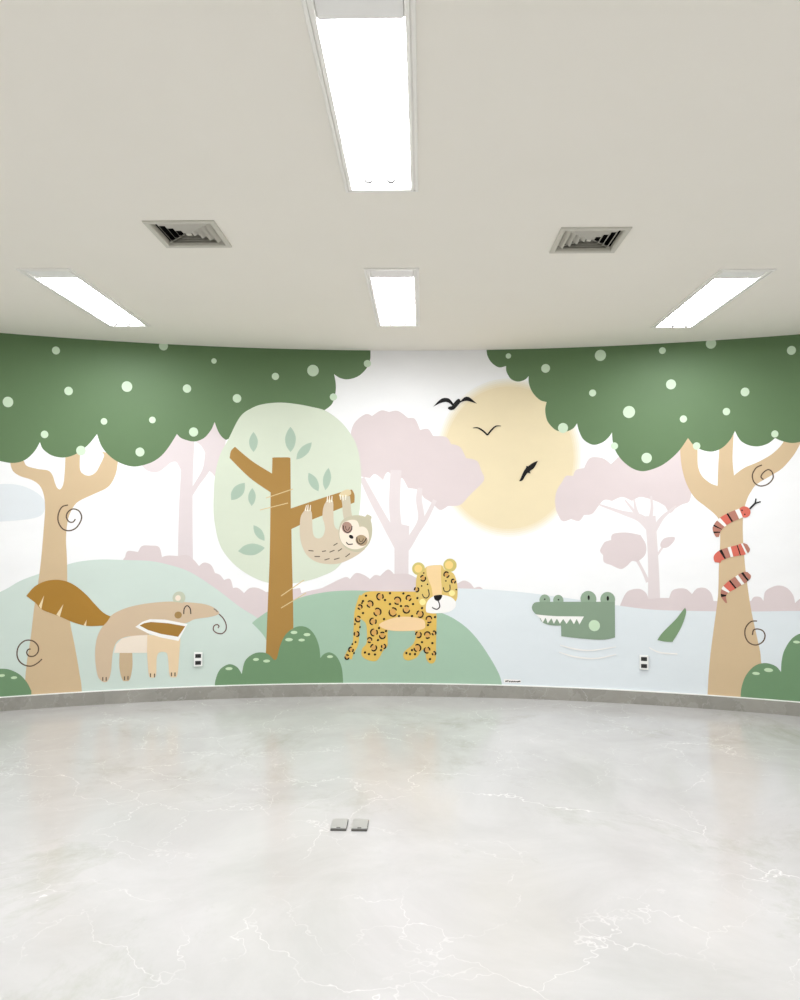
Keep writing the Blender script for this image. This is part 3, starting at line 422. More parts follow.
['bushM',None,'shrub','S',[[(-1.6221,0.0677),(-1.6152,0.1462),(-1.5812,0.2279),(-1.5119,0.2678),(-1.4494,0.244),(-1.4115,0.1876)],[(-1.4115,0.1876),(-1.3874,0.29),(-1.3252,0.3442),(-1.2624,0.3565),(-1.2071,0.342),(-1.1593,0.2934)],[(-1.1593,0.2934),(-1.1357,0.3089),(-1.1126,0.4043),(-1.0657,0.4995),(-0.9865,0.5547),(-0.9067,0.554),(-0.8423,0.4973),(-0.8016,0.4008),(-0.7898,0.3045)],[(-0.7898,0.3045),(-0.7611,0.3363),(-0.713,0.3488),(-0.6566,0.3115),(-0.6158,0.215),(-0.6028,0.0466)],[(-0.5996,-0.5129),(-1.6168,-0.4818)]],None]
['bushR',None,'shrub','S',[[(2.451,0.0811),(2.4578,0.1709),(2.4886,0.2662),(2.5483,0.3409),(2.6194,0.368),(2.6894,0.3508),(2.7256,0.3095)],[(2.7256,0.3095),(2.7295,0.3831),(2.7466,0.4649),(2.7934,0.5521),(2.8526,0.5994),(2.9304,0.6223),(3.0069,0.5908),(3.0568,0.5079),(3.0809,0.3951)],[(3.0809,0.3951),(3.1688,0.4661),(3.2786,0.4112),(3.3131,0.2315)],[(3.3081,-0.2593),(2.4445,-0.365)]],None]
['bushL',None,'shine','E',[(-3.1515,0.2593),[0.0198,0.0103,0]],None]
['bushL',None,'shine','E',[(-3.0717,0.2383),[0.0213,0.0104,0]],None]
['bushM',None,'shine','E',[(-1.5115,0.233),[0.0279,0.0119,0]],None]
['bushM',None,'shine','E',[(-1.3013,0.3009),[0.0235,0.0119,0]],None]
['bushM',None,'shine','E',[(-1.2177,0.2865),[0.0269,0.0119,0]],None]
['bushM',None,'shine','E',[(-1.0022,0.5116),[0.027,0.0128,0]],None]
['bushM',None,'shine','E',[(-0.8983,0.493),[0.0272,0.0128,0]],None]
['bushM',None,'shine','E',[(-1.0416,0.4544),[0.0302,0.0135,0]],None]
['bushM',None,'shine','E',[(-0.9411,0.4501),[0.0256,0.0112,0]],None]
['bushM',None,'shine','E',[(-0.7128,0.3151),[0.0242,0.0112,0]],None]
['bushR',None,'shine','E',[(2.5581,0.2868),[0.0257,0.0112,0]],None]
['bushR',None,'shine','E',[(2.6425,0.318),[0.0301,0.0148,0]],None]
['bushR',None,'shine','E',[(2.8293,0.536),[0.0227,0.0102,0]],None]
['sloth','arm','sloth2','L',[(-0.5954,1.6066),(-0.587,1.5458),(-0.5826,1.481),(-0.566,1.4)],[0.0729,0.06885,0.06885,0.0729]]
['sloth','paw','slothpaw','C',[[(-0.6481,1.6185),(-0.624,1.647),(-0.5836,1.6635),(-0.5552,1.6555),(-0.551,1.6271),(-0.5752,1.6108),(-0.6076,1.6065),(-0.6359,1.6064)]],None]
['sloth',None,'sloth','S',[[(-0.9252,1.4916),(-0.8971,1.4957),(-0.8689,1.4813),(-0.8628,1.4151),(-0.8591,1.3343),(-0.8475,1.2859),(-0.8152,1.2658),(-0.7791,1.282),(-0.7594,1.3346),(-0.7661,1.3912),(-0.7801,1.4397),(-0.7726,1.5206),(-0.7447,1.5734),(-0.7206,1.5816),(-0.6962,1.5655),(-0.6926,1.4967),(-0.6905,1.4157),(-0.6789,1.3591),(-0.6384,1.335),(-0.5495,1.3514),(-0.4521,1.287),(-0.4353,1.1818)],[(-0.4353,1.1818),(-0.4998,1.1314),(-0.5804,1.0884),(-0.661,1.0617),(-0.7576,1.0617),(-0.8382,1.0827),(-0.9027,1.131),(-0.9416,1.2035),(-0.9598,1.2857),(-0.962,1.3744),(-0.9529,1.447),(-0.9252,1.4916)]],None]
['sloth','head','sloth3','S',[[(-0.6465,1.3511),(-0.6266,1.4038),(-0.5824,1.4388),(-0.5177,1.4545),(-0.4691,1.4522),(-0.4366,1.4426)],[(-0.4366,1.4426),(-0.4189,1.4614),(-0.4026,1.4557)],[(-0.4026,1.4557),(-0.3839,1.4428),(-0.3895,1.4169)],[(-0.3895,1.4169),(-0.3778,1.352),(-0.3855,1.271),(-0.4176,1.2061),(-0.4838,1.1574),(-0.5809,1.1814),(-0.6379,1.2541),(-0.6503,1.3107),(-0.6465,1.3511)]],None]
['sloth','head','cream','S',[[(-0.6384,1.3431),(-0.6144,1.3917),(-0.5499,1.4179),(-0.5013,1.4083),(-0.4808,1.3614)],[(-0.4808,1.3614),(-0.4443,1.3615),(-0.4117,1.3276),(-0.4057,1.2547),(-0.4355,1.206),(-0.5001,1.18),(-0.5648,1.1895),(-0.6216,1.2339),(-0.6422,1.2945),(-0.6384,1.3431)]],None]
['sloth','eye#1','eyeA','E',[(-0.5811,1.3546),[0.0421,0.0486,-20]],None]
['sloth','eye#1','dark','L',[(-0.6103,1.3715),(-0.606,1.3351),(-0.5776,1.3149),(-0.5478,1.3352),(-0.5415,1.3677)],[0.00807,0.00807,0.00807,0.00807,0.00807]]
['sloth','eye#1','dark2','L',[(-0.5941,1.3675),(-0.5883,1.3392),(-0.5721,1.3352),(-0.5593,1.3595)],[0.00567,0.00567,0.00567,0.00567]]
['sloth','eye#2','eyeB','E',[(-0.4632,1.2513),[0.0502,0.0437,25]],None]
['sloth','eye#2','dark','L',[(-0.5022,1.2787),(-0.4963,1.2382),(-0.4679,1.2221),(-0.4397,1.2425),(-0.4236,1.2708)],[0.0081,0.0081,0.0081,0.0081,0.0081]]
['sloth','eye#2','dark2','L',[(-0.4843,1.2666),(-0.4778,1.2448),(-0.4583,1.2448),(-0.4479,1.2667)],[0.00567,0.00567,0.00567,0.00567]]
['sloth','nose','black','E',[(-0.5475,1.2802),[0.0202,0.0138,35]],None]
['sloth','mouth','dark','L',[(-0.5877,1.2364),(-0.569,1.2194),(-0.5343,1.222)],[0.00891,0.00891,0.00891]]
['sloth',None,'dark3','K',[(-0.8909,1.1689),(-0.8507,1.1649)],[0.00805,0.00805]]
['sloth',None,'dark3','K',[(-0.7824,1.1609),(-0.7502,1.1666)],[0.00807,0.00807]]
['sloth',None,'dark3','K',[(-0.722,1.1553),(-0.6818,1.1715)],[0.0081,0.0081]]
['sloth',None,'dark3','K',[(-0.6901,1.2095),(-0.6579,1.2281)],[0.00805,0.00805]]
['sloth',None,'dark3','K',[(-0.6535,1.1635),(-0.6213,1.1854)],[0.00805,0.00805]]
['sloth',None,'dark3','K',[(-0.8424,1.1205),(-0.7982,1.1205)],[0.00805,0.00805]]
['sloth',None,'dark3','K',[(-0.7619,1.0923),(-0.7217,1.1044)],[0.00805,0.00805]]
['sloth',None,'dark3','K',[(-0.6854,1.0964),(-0.6411,1.1086)],[0.00807,0.00807]]
['sloth',None,'dark3','K',[(-0.5927,1.1167),(-0.5565,1.1451)],[0.00807,0.00807]]
['sloth','claw#103','claw','K',[(-0.9187,1.4892),(-0.9094,1.5345)],[0.0105,0.00565]]
['sloth','claw#127','claw','K',[(-0.8995,1.486),(-0.8966,1.5394)],[0.01047,0.00564]]
['sloth','claw#150','claw','K',[(-0.881,1.4894),(-0.8765,1.5363)],[0.01046,0.00563]]
['sloth','claw#322','claw','K',[(-0.743,1.5613),(-0.7409,1.6099)],[0.01053,0.00567]]
['sloth','claw#345','claw','K',[(-0.7244,1.5565),(-0.7248,1.6116)],[0.01053,0.00567]]
['sloth','claw#366','claw','K',[(-0.7075,1.5614),(-0.7038,1.6101)],[0.01053,0.00567]]
['sloth','claw#452','claw','K',[(-0.6384,1.6202),(-0.6357,1.5796)],[0.01053,0.00567]]
['sloth','claw#478','claw','K',[(-0.6173,1.617),(-0.6139,1.5733)],[0.01053,0.00567]]
['sloth','claw#508','claw','K',[(-0.5931,1.6188),(-0.5953,1.5782)],[0.01053,0.00567]]
['anteater','leg#1','tanC','S',[[(-2.3371,0.3874),(-2.2453,0.3836)],[(-2.2437,0.3691),(-2.2425,0.2679),(-2.2606,0.1777),(-2.2879,0.1661),(-2.3154,0.179),(-2.337,0.2722),(-2.3371,0.3874)]],None]
['anteater','front_legs','tanB','S',[[(-2.1431,0.5177),(-1.8899,0.4882)],[(-1.8869,0.4734),(-1.8953,0.3271),(-1.9066,0.1957),(-1.9361,0.1793),(-1.966,0.198),(-1.9787,0.33),(-1.9947,0.3743),(-2.0438,0.3761),(-2.0629,0.333),(-2.067,0.2022),(-2.0933,0.183),(-2.12,0.2045),(-2.1327,0.3357),(-2.1431,0.5177)]],None]
['anteater','belly','cream','P',[[(-2.3779,0.3862),(-2.3624,0.4532),(-2.322,0.4949),(-2.2399,0.5137),(-2.1348,0.5175),(-2.1359,0.3765)]],None]
['anteater',None,'tan','S',[[(-2.4059,0.6707),(-2.3655,0.6983),(-2.2838,0.7322),(-2.1737,0.7557),(-2.0623,0.7678),(-1.9496,0.7714),(-1.8359,0.7634),(-1.7211,0.7496),(-1.6487,0.7262),(-1.5976,0.6883),(-1.5988,0.6646),(-1.6623,0.645),(-1.7773,0.6296),(-1.8342,0.6043),(-1.9052,0.5913),(-2.004,0.5793),(-2.1021,0.582)],[(-2.1021,0.582),(-2.1222,0.5156)],[(-2.1222,0.5156),(-2.2261,0.5132),(-2.3084,0.5016),(-2.3599,0.4675),(-2.3861,0.3894),(-2.3978,0.2464),(-2.4173,0.1785),(-2.4428,0.1656),(-2.4699,0.1814),(-2.4946,0.2227),(-2.5121,0.3378),(-2.5109,0.4521),(-2.4919,0.5372),(-2.4524,0.6075),(-2.4059,0.6707)]],None]
['anteater','tail','tail','S',[[(-2.9984,0.8408),(-2.9401,0.911),(-2.8569,0.951),(-2.7601,0.9529),(-2.6739,0.9179),(-2.5863,0.8426),(-2.523,0.7674),(-2.4594,0.6987),(-2.406,0.6675)],[(-2.406,0.6675),(-2.4332,0.6241),(-2.4581,0.5981)],[(-2.4581,0.5981),(-2.5707,0.5995),(-2.67,0.6297),(-2.7685,0.6796),(-2.8899,0.7352),(-2.9324,0.7838),(-2.9984,0.8408)]],None]
['anteater','tail','notch','P',[[(-2.877,0.8398),(-2.9118,0.7635),(-2.8947,0.7367)]],None]
['anteater','tail','notch','P',[[(-2.7429,0.7712),(-2.7905,0.6936),(-2.766,0.6769)]],None]
['anteater','tail','notch','P',[[(-2.5775,0.6463),(-2.5981,0.6071),(-2.5806,0.5985)]],None]
['anteater','shoulder_stripe','white','P',[[(-2.2242,0.5813),(-2.1721,0.6189),(-2.1167,0.6378),(-2.0045,0.6319),(-1.8341,0.5926),(-1.901,0.4621),(-2.0311,0.4924),(-2.1293,0.5275)]],None]
['anteater','shoulder_stripe','tail2','P',[[(-2.1925,0.5905),(-2.1581,0.6084),(-2.1094,0.6157),(-1.976,0.6019),(-1.851,0.5753),(-1.9041,0.4945),(-2.0314,0.5201),(-2.1296,0.5537)]],None]
['anteater','ear','earA','E',[(-1.9008,0.7995),[0.0483,0.0502,0]],None]
['anteater','ear','cream','E',[(-1.9084,0.7981),[0.0213,0.0226,0]],None]
['anteater',None,'tan','C',[[(-1.9707,0.7616),(-1.9071,0.7647),(-1.8471,0.7445),(-1.8639,0.7154),(-1.9491,0.7244)]],None]
['anteater','eye','dark','L',[(-1.8634,0.6712),(-1.8596,0.7153),(-1.8384,0.7369),(-1.8154,0.7144),(-1.8092,0.6701)],[0.0085,0.0085,0.0085,0.0085,0.0085]]
['anteater','cheek','cheek','E',[(-1.9055,0.6648),[0.0279,0.0273,0]],None]
['anteater','nose','grey','L',[(-1.6341,0.7097),(-1.6166,0.6975),(-1.6048,0.6825)],[0.00939,0.00939,0.00939]]
['anteater','tongue','line2','L',[(-1.5931,0.6665),(-1.5618,0.6343),(-1.5381,0.5863),(-1.5392,0.5389),(-1.5684,0.5118),(-1.6072,0.5166),(-1.6344,0.5408),(-1.6309,0.5723),(-1.6078,0.5837),(-1.5922,0.5716),(-1.5998,0.5559)],[0.00861,0.00861,0.00861,0.00861,0.00861,0.00861,0.00861,0.00861,0.00861,0.00861,0.00861]]
['anteater','claw#1028','dark3','K',[(-2.4564,0.2055),(-2.456,0.1765)],[0.00817,0.00817]]
['anteater','claw#1062','dark3','K',[(-2.4319,0.2042),(-2.4316,0.1752)],[0.00817,0.00817]]
['anteater','claw#1245','dark3','K',[(-2.2993,0.2028),(-2.299,0.1736)],[0.00825,0.00825]]
['anteater','claw#1280','dark3','K',[(-2.2738,0.2039),(-2.2734,0.1747)],[0.00825,0.00825]]
['anteater','claw#1505','dark3','K',[(-2.1081,0.2172),(-2.1078,0.1878)],[0.00833,0.00833]]
['anteater','claw#1545','dark3','K',[(-2.0784,0.2144),(-2.078,0.1849)],[0.00839,0.00839]]
['anteater','claw#1715','dark3','K',[(-1.9512,0.2178),(-1.9508,0.1881)],[0.00844,0.00844]]
['anteater','claw#1750','dark3','K',[(-1.9248,0.2167),(-1.9245,0.1871)],[0.00844,0.00844]]
['jaguar','tail','jag','L',[(-0.4496,0.8019),(-0.4894,0.6729),(-0.5007,0.528),(-0.5082,0.4234),(-0.5481,0.3512),(-0.568,0.3031)],[0.0644,0.05635,0.0483,0.0483,0.05635,0.0644]]
['jaguar',None,'jag','S',[[(-0.0209,0.8391),(-0.2313,0.8396),(-0.4094,0.8375),(-0.4706,0.7939),(-0.4895,0.7052),(-0.4697,0.6246),(-0.4243,0.5763),(-0.4156,0.4636),(-0.4235,0.4153),(-0.4555,0.3751),(-0.4553,0.3189),(-0.3986,0.2835),(-0.334,0.2835),(-0.2859,0.3592),(-0.2505,0.3995),(-0.2493,0.4961),(-0.2463,0.5364)],[(-0.2463,0.5364),(-0.0361,0.5375)],[(-0.0361,0.5375),(-0.0229,0.4812),(-0.0437,0.4167),(-0.1162,0.3519),(-0.116,0.3004),(-0.0756,0.2846),(-0.0111,0.3125),(0.0211,0.361),(0.0533,0.3693),(0.0648,0.2972),(0.102,0.2606),(0.139,0.2932),(0.1419,0.4185),(0.1448,0.5311),(0.1445,0.6598),(0.125,0.7079),(0.0602,0.7719),(-0.0209,0.8391)]],None]
['jaguar','belly','peach','C',[[(-0.3192,0.5684),(-0.2304,0.617),(-0.1173,0.6369),(0.0283,0.6185),(0.0543,0.5704),(0.0367,0.5381),(-0.0683,0.5212),(-0.23,0.5251)]],None]
['jaguar','ear#1','earJ','E',[(-0.0012,1.0241),[0.0518,0.0518,0]],None]
['jaguar','ear','earJ2','E',[(-0.0029,1.0249),[0.0324,0.0324,0]],None]
['jaguar','ear#2','earJ','E',[(0.2533,1.0541),[0.0535,0.0531,0]],None]
['jaguar','ear','earJ2','E',[(0.2452,1.0556),[0.0332,0.0332,0]],None]
['jaguar','head','jagH','C',[[(-0.0102,0.9742),(0.0413,1.0078),(0.0715,1.0443),(0.1806,1.0541),(0.211,1.018),(0.2776,0.9913),(0.3049,0.9311),(0.3141,0.8708),(0.3124,0.7983),(0.2932,0.7589),(0.2299,0.713),(0.1331,0.6879),(0.0604,0.6993),(0.0118,0.7413),(-0.0187,0.7955),(-0.0221,0.8923)]],None]
['jaguar','head','peach2','S',[[(0.0624,1.0413),(0.12,1.0519),(0.1806,1.0572)],[(0.1806,1.0572),(0.1809,0.9543),(0.1871,0.8757),(0.1873,0.8092)],[(0.1873,0.8092),(0.1146,0.8037)],[(0.1146,0.8037),(0.1054,0.869),(0.0871,0.9173),(0.0657,0.9777),(0.0624,1.0413)]],None]
['jaguar','head','cheekJ','E',[(0.0328,0.7555),[0.0258,0.0258,0]],None]
['jaguar','head','cheekJ','E',[(0.2699,0.8301),[0.0242,0.0241,0]],None]
['jaguar','muzzle','white','C',[[(0.0605,0.6842),(0.0633,0.7416),(0.0905,0.7842),(0.1328,0.8069),(0.1933,0.8135),(0.2538,0.8008),(0.2901,0.774),(0.3023,0.7379),(0.2842,0.7015),(0.2299,0.6737),(0.1332,0.6649),(0.0787,0.6693)]],None]
['jaguar','nose','black','C',[[(0.1237,0.8038),(0.1449,0.8118),(0.1885,0.8134),(0.1861,0.791),(0.1692,0.7697),(0.1481,0.7665),(0.1299,0.7785)]],None]
['jaguar','mouth','dark','L',[(0.1571,0.7678),(0.1663,0.7486),(0.1706,0.7184),(0.1513,0.6989),(0.127,0.7029),(0.11,0.7148)],[0.00929,0.00929,0.00929,0.00929,0.00929,0.00929]]
['jaguar','eye#1','dark','L',[(0.0297,0.82),(0.0419,0.7959),(0.0662,0.7888),(0.0855,0.8144),(0.0769,0.8597)],[0.00848,0.00848,0.00848,0.00848,0.00848]]
['jaguar','eye#2','dark','L',[(0.2004,0.8758),(0.2066,0.8486),(0.2296,0.8398),(0.2525,0.8569),(0.2524,0.8974)],[0.00845,0.00845,0.00845,0.00845,0.00845]]
['jaguar',None,'jagring','E',[(-0.3121,0.7974),[0.0203,0.0239,0]],None]
['jaguar',None,'spot','L',[(-0.31,0.7702),(-0.3259,0.7746),(-0.336,0.7885),(-0.3361,0.8062),(-0.326,0.8202),(-0.3101,0.8245)],[0.00648,0.01215,0.01053,0.01296,0.01134,0.00567]]
['jaguar',None,'spot','L',[(-0.2943,0.8168),(-0.2898,0.8102),(-0.2873,0.8026),(-0.2869,0.7944),(-0.2888,0.7865),(-0.2928,0.7796)],[0.00648,0.01215,0.01053,0.01296,0.01134,0.00567]]
['jaguar',None,'jagring','E',[(-0.1711,0.7656),[0.0215,0.0255,0]],None]
['jaguar',None,'spot','L',[(-0.197,0.7734),(-0.1871,0.7888),(-0.1706,0.7945),(-0.1543,0.788),(-0.145,0.7722),(-0.1468,0.7536)],[0.00646,0.01211,0.0105,0.01292,0.0113,0.00565]]
['jaguar',None,'spot','L',[(-0.1597,0.7395),(-0.1674,0.737),(-0.1754,0.7371),(-0.183,0.7397),(-0.1896,0.7447),(-0.1945,0.7515)],[0.00646,0.01211,0.0105,0.01292,0.0113,0.00565]]
['jaguar',None,'jagring','E',[(-0.0806,0.7871),[0.0155,0.0183,0]],None]
['jaguar',None,'spot','L',[(-0.0938,0.7718),(-0.0997,0.7837),(-0.0976,0.797),(-0.0883,0.8061),(-0.0758,0.8073),(-0.0653,0.7999)],[0.00646,0.01211,0.0105,0.01292,0.01131,0.00565]]
['jaguar',None,'spot','L',[(-0.0612,0.7863),(-0.0623,0.7802),(-0.065,0.7747),(-0.0691,0.7703),(-0.0742,0.7674),(-0.0799,0.7662)],[0.00648,0.01215,0.01053,0.01296,0.01134,0.00567]]
['jaguar',None,'jagring','E',[(-0.3927,0.7375),[0.0191,0.0227,0]],None]
['jaguar',None,'spot','L',[(-0.4117,0.753),(-0.3989,0.7623),(-0.3835,0.7611),(-0.372,0.7501),(-0.3692,0.7337),(-0.3762,0.719)],[0.00646,0.01211,0.0105,0.01292,0.0113,0.00565]]
['jaguar',None,'spot','L',[(-0.3911,0.7119),(-0.3982,0.7126),(-0.4048,0.7155),(-0.4103,0.7203),(-0.4143,0.7267),(-0.4163,0.7341)],[0.00646,0.01211,0.0105,0.01292,0.0113,0.00565]]
['jaguar',None,'jagring','E',[(-0.3326,0.6731),[0.0227,0.0269,0]],None]
['jaguar',None,'spot','L',[(-0.3526,0.6946),(-0.3362,0.7033),(-0.3182,0.6993),(-0.3063,0.6843),(-0.3054,0.6646),(-0.3159,0.6484)],[0.00646,0.01211,0.0105,0.01292,0.0113,0.00565]]
['jaguar',None,'spot','L',[(-0.3346,0.6427),(-0.3428,0.6448),(-0.3501,0.6493),(-0.3559,0.656),(-0.3596,0.6642),(-0.3608,0.6732)],[0.00646,0.01211,0.0105,0.01292,0.0113,0.00565]]
['jaguar',None,'jagring','E',[(-0.2064,0.6735),[0.025,0.0297,0]],None]
['jaguar',None,'spot','L',[(-0.1777,0.6602),(-0.1913,0.644),(-0.2112,0.6403),(-0.2292,0.6505),(-0.2375,0.6703),(-0.2328,0.6916)],[0.00644,0.01208,0.01047,0.01288,0.01127,0.00564]]
['jaguar',None,'spot','L',[(-0.2158,0.7056),(-0.2065,0.7072),(-0.1973,0.7057),(-0.1889,0.7014),(-0.182,0.6945),(-0.1773,0.6858)],[0.00646,0.01211,0.0105,0.01292,0.01131,0.00565]]
['jaguar',None,'jagring','E',[(-0.098,0.695),[0.0213,0.0255,0]],None]
['jaguar',None,'spot','L',[(-0.0713,0.6928),(-0.0782,0.6756),(-0.0935,0.6666),(-0.1106,0.6695),(-0.1225,0.6831),(-0.1241,0.7017)],[0.00646,0.01211,0.0105,0.01292,0.01131,0.00565]]
['jaguar',None,'spot','L',[(-0.1139,0.7182),(-0.1068,0.7222),(-0.0989,0.7238),(-0.091,0.7228),(-0.0837,0.7194),(-0.0776,0.7137)],[0.00646,0.01211,0.0105,0.01292,0.0113,0.00565]]
['jaguar',None,'jagring','E',[(0.012,0.6587),[0.0201,0.0239,0]],None]
['jaguar',None,'spot','L',[(0.0251,0.682),(0.0356,0.6685),(0.0362,0.6509),(0.0267,0.6365),(0.011,0.6315),(-0.0043,0.6378)],[0.00646,0.01211,0.0105,0.01292,0.01131,0.00565]]
['jaguar',None,'spot','L',[(-0.0129,0.654),(-0.013,0.6621),(-0.0109,0.6699),(-0.0068,0.6768),(-0.0009,0.682),(0.006,0.6851)],[0.00646,0.01211,0.0105,0.01292,0.01131,0.00565]]
['jaguar',None,'jagring','E',[(-0.3678,0.5973),[0.0203,0.0239,0]],None]
['jaguar',None,'spot','L',[(-0.3691,0.5701),(-0.3843,0.5767),(-0.3926,0.592),(-0.3904,0.6095),(-0.3788,0.6218),(-0.3625,0.6239)],[0.00648,0.01215,0.01053,0.01296,0.01134,0.00567]]
['jaguar',None,'spot','L',[(-0.3478,0.6139),(-0.3441,0.6068),(-0.3426,0.5988),(-0.3432,0.5907),(-0.3461,0.5832),(-0.3509,0.5769)],[0.00646,0.01211,0.0105,0.01292,0.0113,0.00565]]
['jaguar',None,'jagring','E',[(-0.3593,0.5087),[0.0215,0.0253,0]],None]
['jaguar',None,'spot','L',[(-0.3565,0.48),(-0.3734,0.4843),(-0.3844,0.4988),(-0.3848,0.5174),(-0.3745,0.5324),(-0.3578,0.5374)],[0.00646,0.01211,0.0105,0.01292,0.01131,0.00565]]
['jaguar',None,'spot','L',[(-0.341,0.5296),(-0.336,0.5228),(-0.3332,0.5148),(-0.3326,0.5062),(-0.3345,0.4978),(-0.3385,0.4904)],[0.00646,0.01211,0.0105,0.01292,0.0113,0.00565]]
['jaguar',None,'jagring','E',[(-0.2913,0.4847),[0.0191,0.0225,0]],None]
['jaguar',None,'spot','L',[(-0.2675,0.4855),(-0.272,0.4697),(-0.2846,0.4601),(-0.3,0.4609),(-0.3118,0.4716),(-0.3149,0.4879)],[0.00646,0.01211,0.0105,0.01292,0.0113,0.00565]]
['jaguar',None,'spot','L',[(-0.3075,0.5035),(-0.3016,0.5078),(-0.2948,0.51),(-0.2877,0.51),(-0.2809,0.5077),(-0.275,0.5033)],[0.00646,0.01211,0.0105,0.01292,0.0113,0.00565]]
['jaguar',None,'jagring','E',[(0.0849,0.6158),[0.0191,0.0225,0]],None]
['jaguar',None,'spot','L',[(0.0615,0.6108),(0.0637,0.6272),(0.0747,0.6389),(0.09,0.6408),(0.1032,0.6322),(0.1086,0.6168)],[0.00646,0.01211,0.0105,0.01292,0.01131,0.00565]]
['jaguar',None,'spot','L',[(0.1036,0.6),(0.0984,0.5948),(0.092,0.5914),(0.085,0.5902),(0.0779,0.5912),(0.0715,0.5945)],[0.00644,0.01208,0.01047,0.01288,0.01127,0.00564]]
['jaguar',None,'jagring','E',[(-0.0004,0.4927),[0.0178,0.0211,0]],None]
['jaguar',None,'spot','L',[(0.0111,0.5134),(0.0204,0.5015),(0.021,0.486),(0.0127,0.4733),(-0.0011,0.4687),(-0.0146,0.4742)],[0.00644,0.01208,0.01047,0.01288,0.01127,0.00564]]
['jaguar',None,'spot','L',[(-0.0223,0.4884),(-0.0225,0.4956),(-0.0207,0.5025),(-0.017,0.5085),(-0.0119,0.5131),(-0.0058,0.5159)],[0.00644,0.01208,0.01047,0.01288,0.01127,0.00564]]
['jaguar',None,'jagring','E',[(0.0723,0.4901),[0.019,0.0225,0]],None]
['jaguar',None,'spot','L',[(0.0488,0.4861),(0.0515,0.5024),(0.063,0.5136),(0.0783,0.5149),(0.0912,0.5058),(0.0961,0.4901)],[0.00642,0.01204,0.01043,0.01284,0.01124,0.00562]]
['jaguar',None,'spot','L',[(0.0904,0.4737),(0.0851,0.4686),(0.0786,0.4655),(0.0715,0.4646),(0.0645,0.4659),(0.0582,0.4694)],[0.00646,0.01211,0.0105,0.01292,0.01131,0.00565]]
['jaguar',None,'jagring','E',[(-0.0081,0.3849),[0.0215,0.0253,0]],None]
['jaguar',None,'spot','L',[(-0.0254,0.4067),(-0.0092,0.4136),(0.0074,0.4084),(0.0175,0.3933),(0.0169,0.3747),(0.0058,0.3603)],[0.00644,0.01208,0.01047,0.01288,0.01127,0.00564]]
['jaguar',None,'spot','L',[(-0.0122,0.3564),(-0.0199,0.359),(-0.0264,0.3638),(-0.0314,0.3706),(-0.0342,0.3786),(-0.0347,0.3872)],[0.00644,0.01207,0.01047,0.01288,0.01127,0.00563]]
['jaguar',None,'jagring','E',[(0.0694,0.3695),[0.0178,0.021,0]],None]
['jaguar',None,'spot','L',[(0.0825,0.3502),(0.0687,0.3456),(0.0552,0.351),(0.0477,0.3642),(0.0493,0.3796),(0.0594,0.3908)],[0.00646,0.01211,0.0105,0.01292,0.0113,0.00565]]
['jaguar',None,'spot','L',[(0.0745,0.3929),(0.0807,0.3902),(0.0859,0.3858),(0.0896,0.3799),(0.0915,0.373),(0.0914,0.3659)],[0.00646,0.01211,0.0105,0.01292,0.0113,0.00565]]
['jaguar',None,'jagring','E',[(0.1255,0.5067),[0.0118,0.0141,0]],None]
['jaguar',None,'spot','L',[(0.1157,0.5186),(0.1245,0.5227),(0.1338,0.5201),(0.1396,0.5119),(0.1395,0.5015),(0.1335,0.4933)],[0.00644,0.01208,0.01047,0.01288,0.01127,0.00564]]
['jaguar',None,'spot','L',[(0.1236,0.4909),(0.1193,0.4922),(0.1156,0.4948),(0.1128,0.4984),(0.1111,0.5028),(0.1107,0.5076)],[0.00646,0.01211,0.0105,0.01292,0.0113,0.00565]]
['jaguar',None,'jagring','E',[(-0.362,0.3864),[0.019,0.0225,0]],None]
['jaguar',None,'spot','L',[(-0.346,0.4053),(-0.3386,0.3908),(-0.3409,0.3744),(-0.3521,0.3631),(-0.3674,0.3615),(-0.3805,0.3704)],[0.00646,0.01211,0.0105,0.01292,0.01131,0.00565]]
['jaguar',None,'spot','L',[(-0.3857,0.387),(-0.3845,0.3946),(-0.3813,0.4014),(-0.3763,0.4068),(-0.3701,0.4104),(-0.3631,0.4119)],[0.00644,0.01208,0.01047,0.01288,0.01127,0.00564]]
['jaguar',None,'jagring','E',[(-0.3946,0.4475),[0.0142,0.0169,0]],None]
['jaguar',None,'spot','L',[(-0.4122,0.4502),(-0.407,0.4613),(-0.3965,0.4666),(-0.3853,0.4638),(-0.3779,0.4542),(-0.3775,0.4418)],[0.00644,0.01208,0.01047,0.01288,0.01127,0.00564]]
['jaguar',None,'spot','L',[(-0.3849,0.4313),(-0.3897,0.429),(-0.395,0.4283),(-0.4003,0.4293),(-0.405,0.432),(-0.4088,0.436)],[0.00644,0.01208,0.01047,0.01288,0.01127,0.00564]]
['jaguar',None,'jagring','E',[(-0.2812,0.3962),[0.0131,0.0155,0]],None]
['jaguar',None,'spot','L',[(-0.2822,0.4137),(-0.272,0.4107),(-0.2657,0.4016),(-0.2658,0.3902),(-0.2725,0.3813),(-0.2828,0.3787)],[0.00644,0.01208,0.01047,0.01288,0.01127,0.00564]]
['jaguar',None,'spot','L',[(-0.2929,0.3839),(-0.2958,0.3882),(-0.2973,0.3932),(-0.2974,0.3984),(-0.2961,0.4035),(-0.2935,0.4079)],[0.00644,0.01207,0.01046,0.01288,0.01127,0.00563]]
['jaguar',None,'jagring','E',[(0.126,0.3428),[0.0107,0.0126,0]],None]
['jaguar',None,'spot','L',[(0.1196,0.3554),(0.1281,0.357),(0.1357,0.3527),(0.1393,0.3442),(0.1372,0.3351),(0.1304,0.3293)],[0.00642,0.01204,0.01043,0.01284,0.01123,0.00562]]
['jaguar',None,'spot','L',[(0.1213,0.3293),(0.1178,0.3314),(0.115,0.3345),(0.1133,0.3383),(0.1126,0.3425),(0.1132,0.3468)],[0.00642,0.01204,0.01043,0.01284,0.01124,0.00562]]
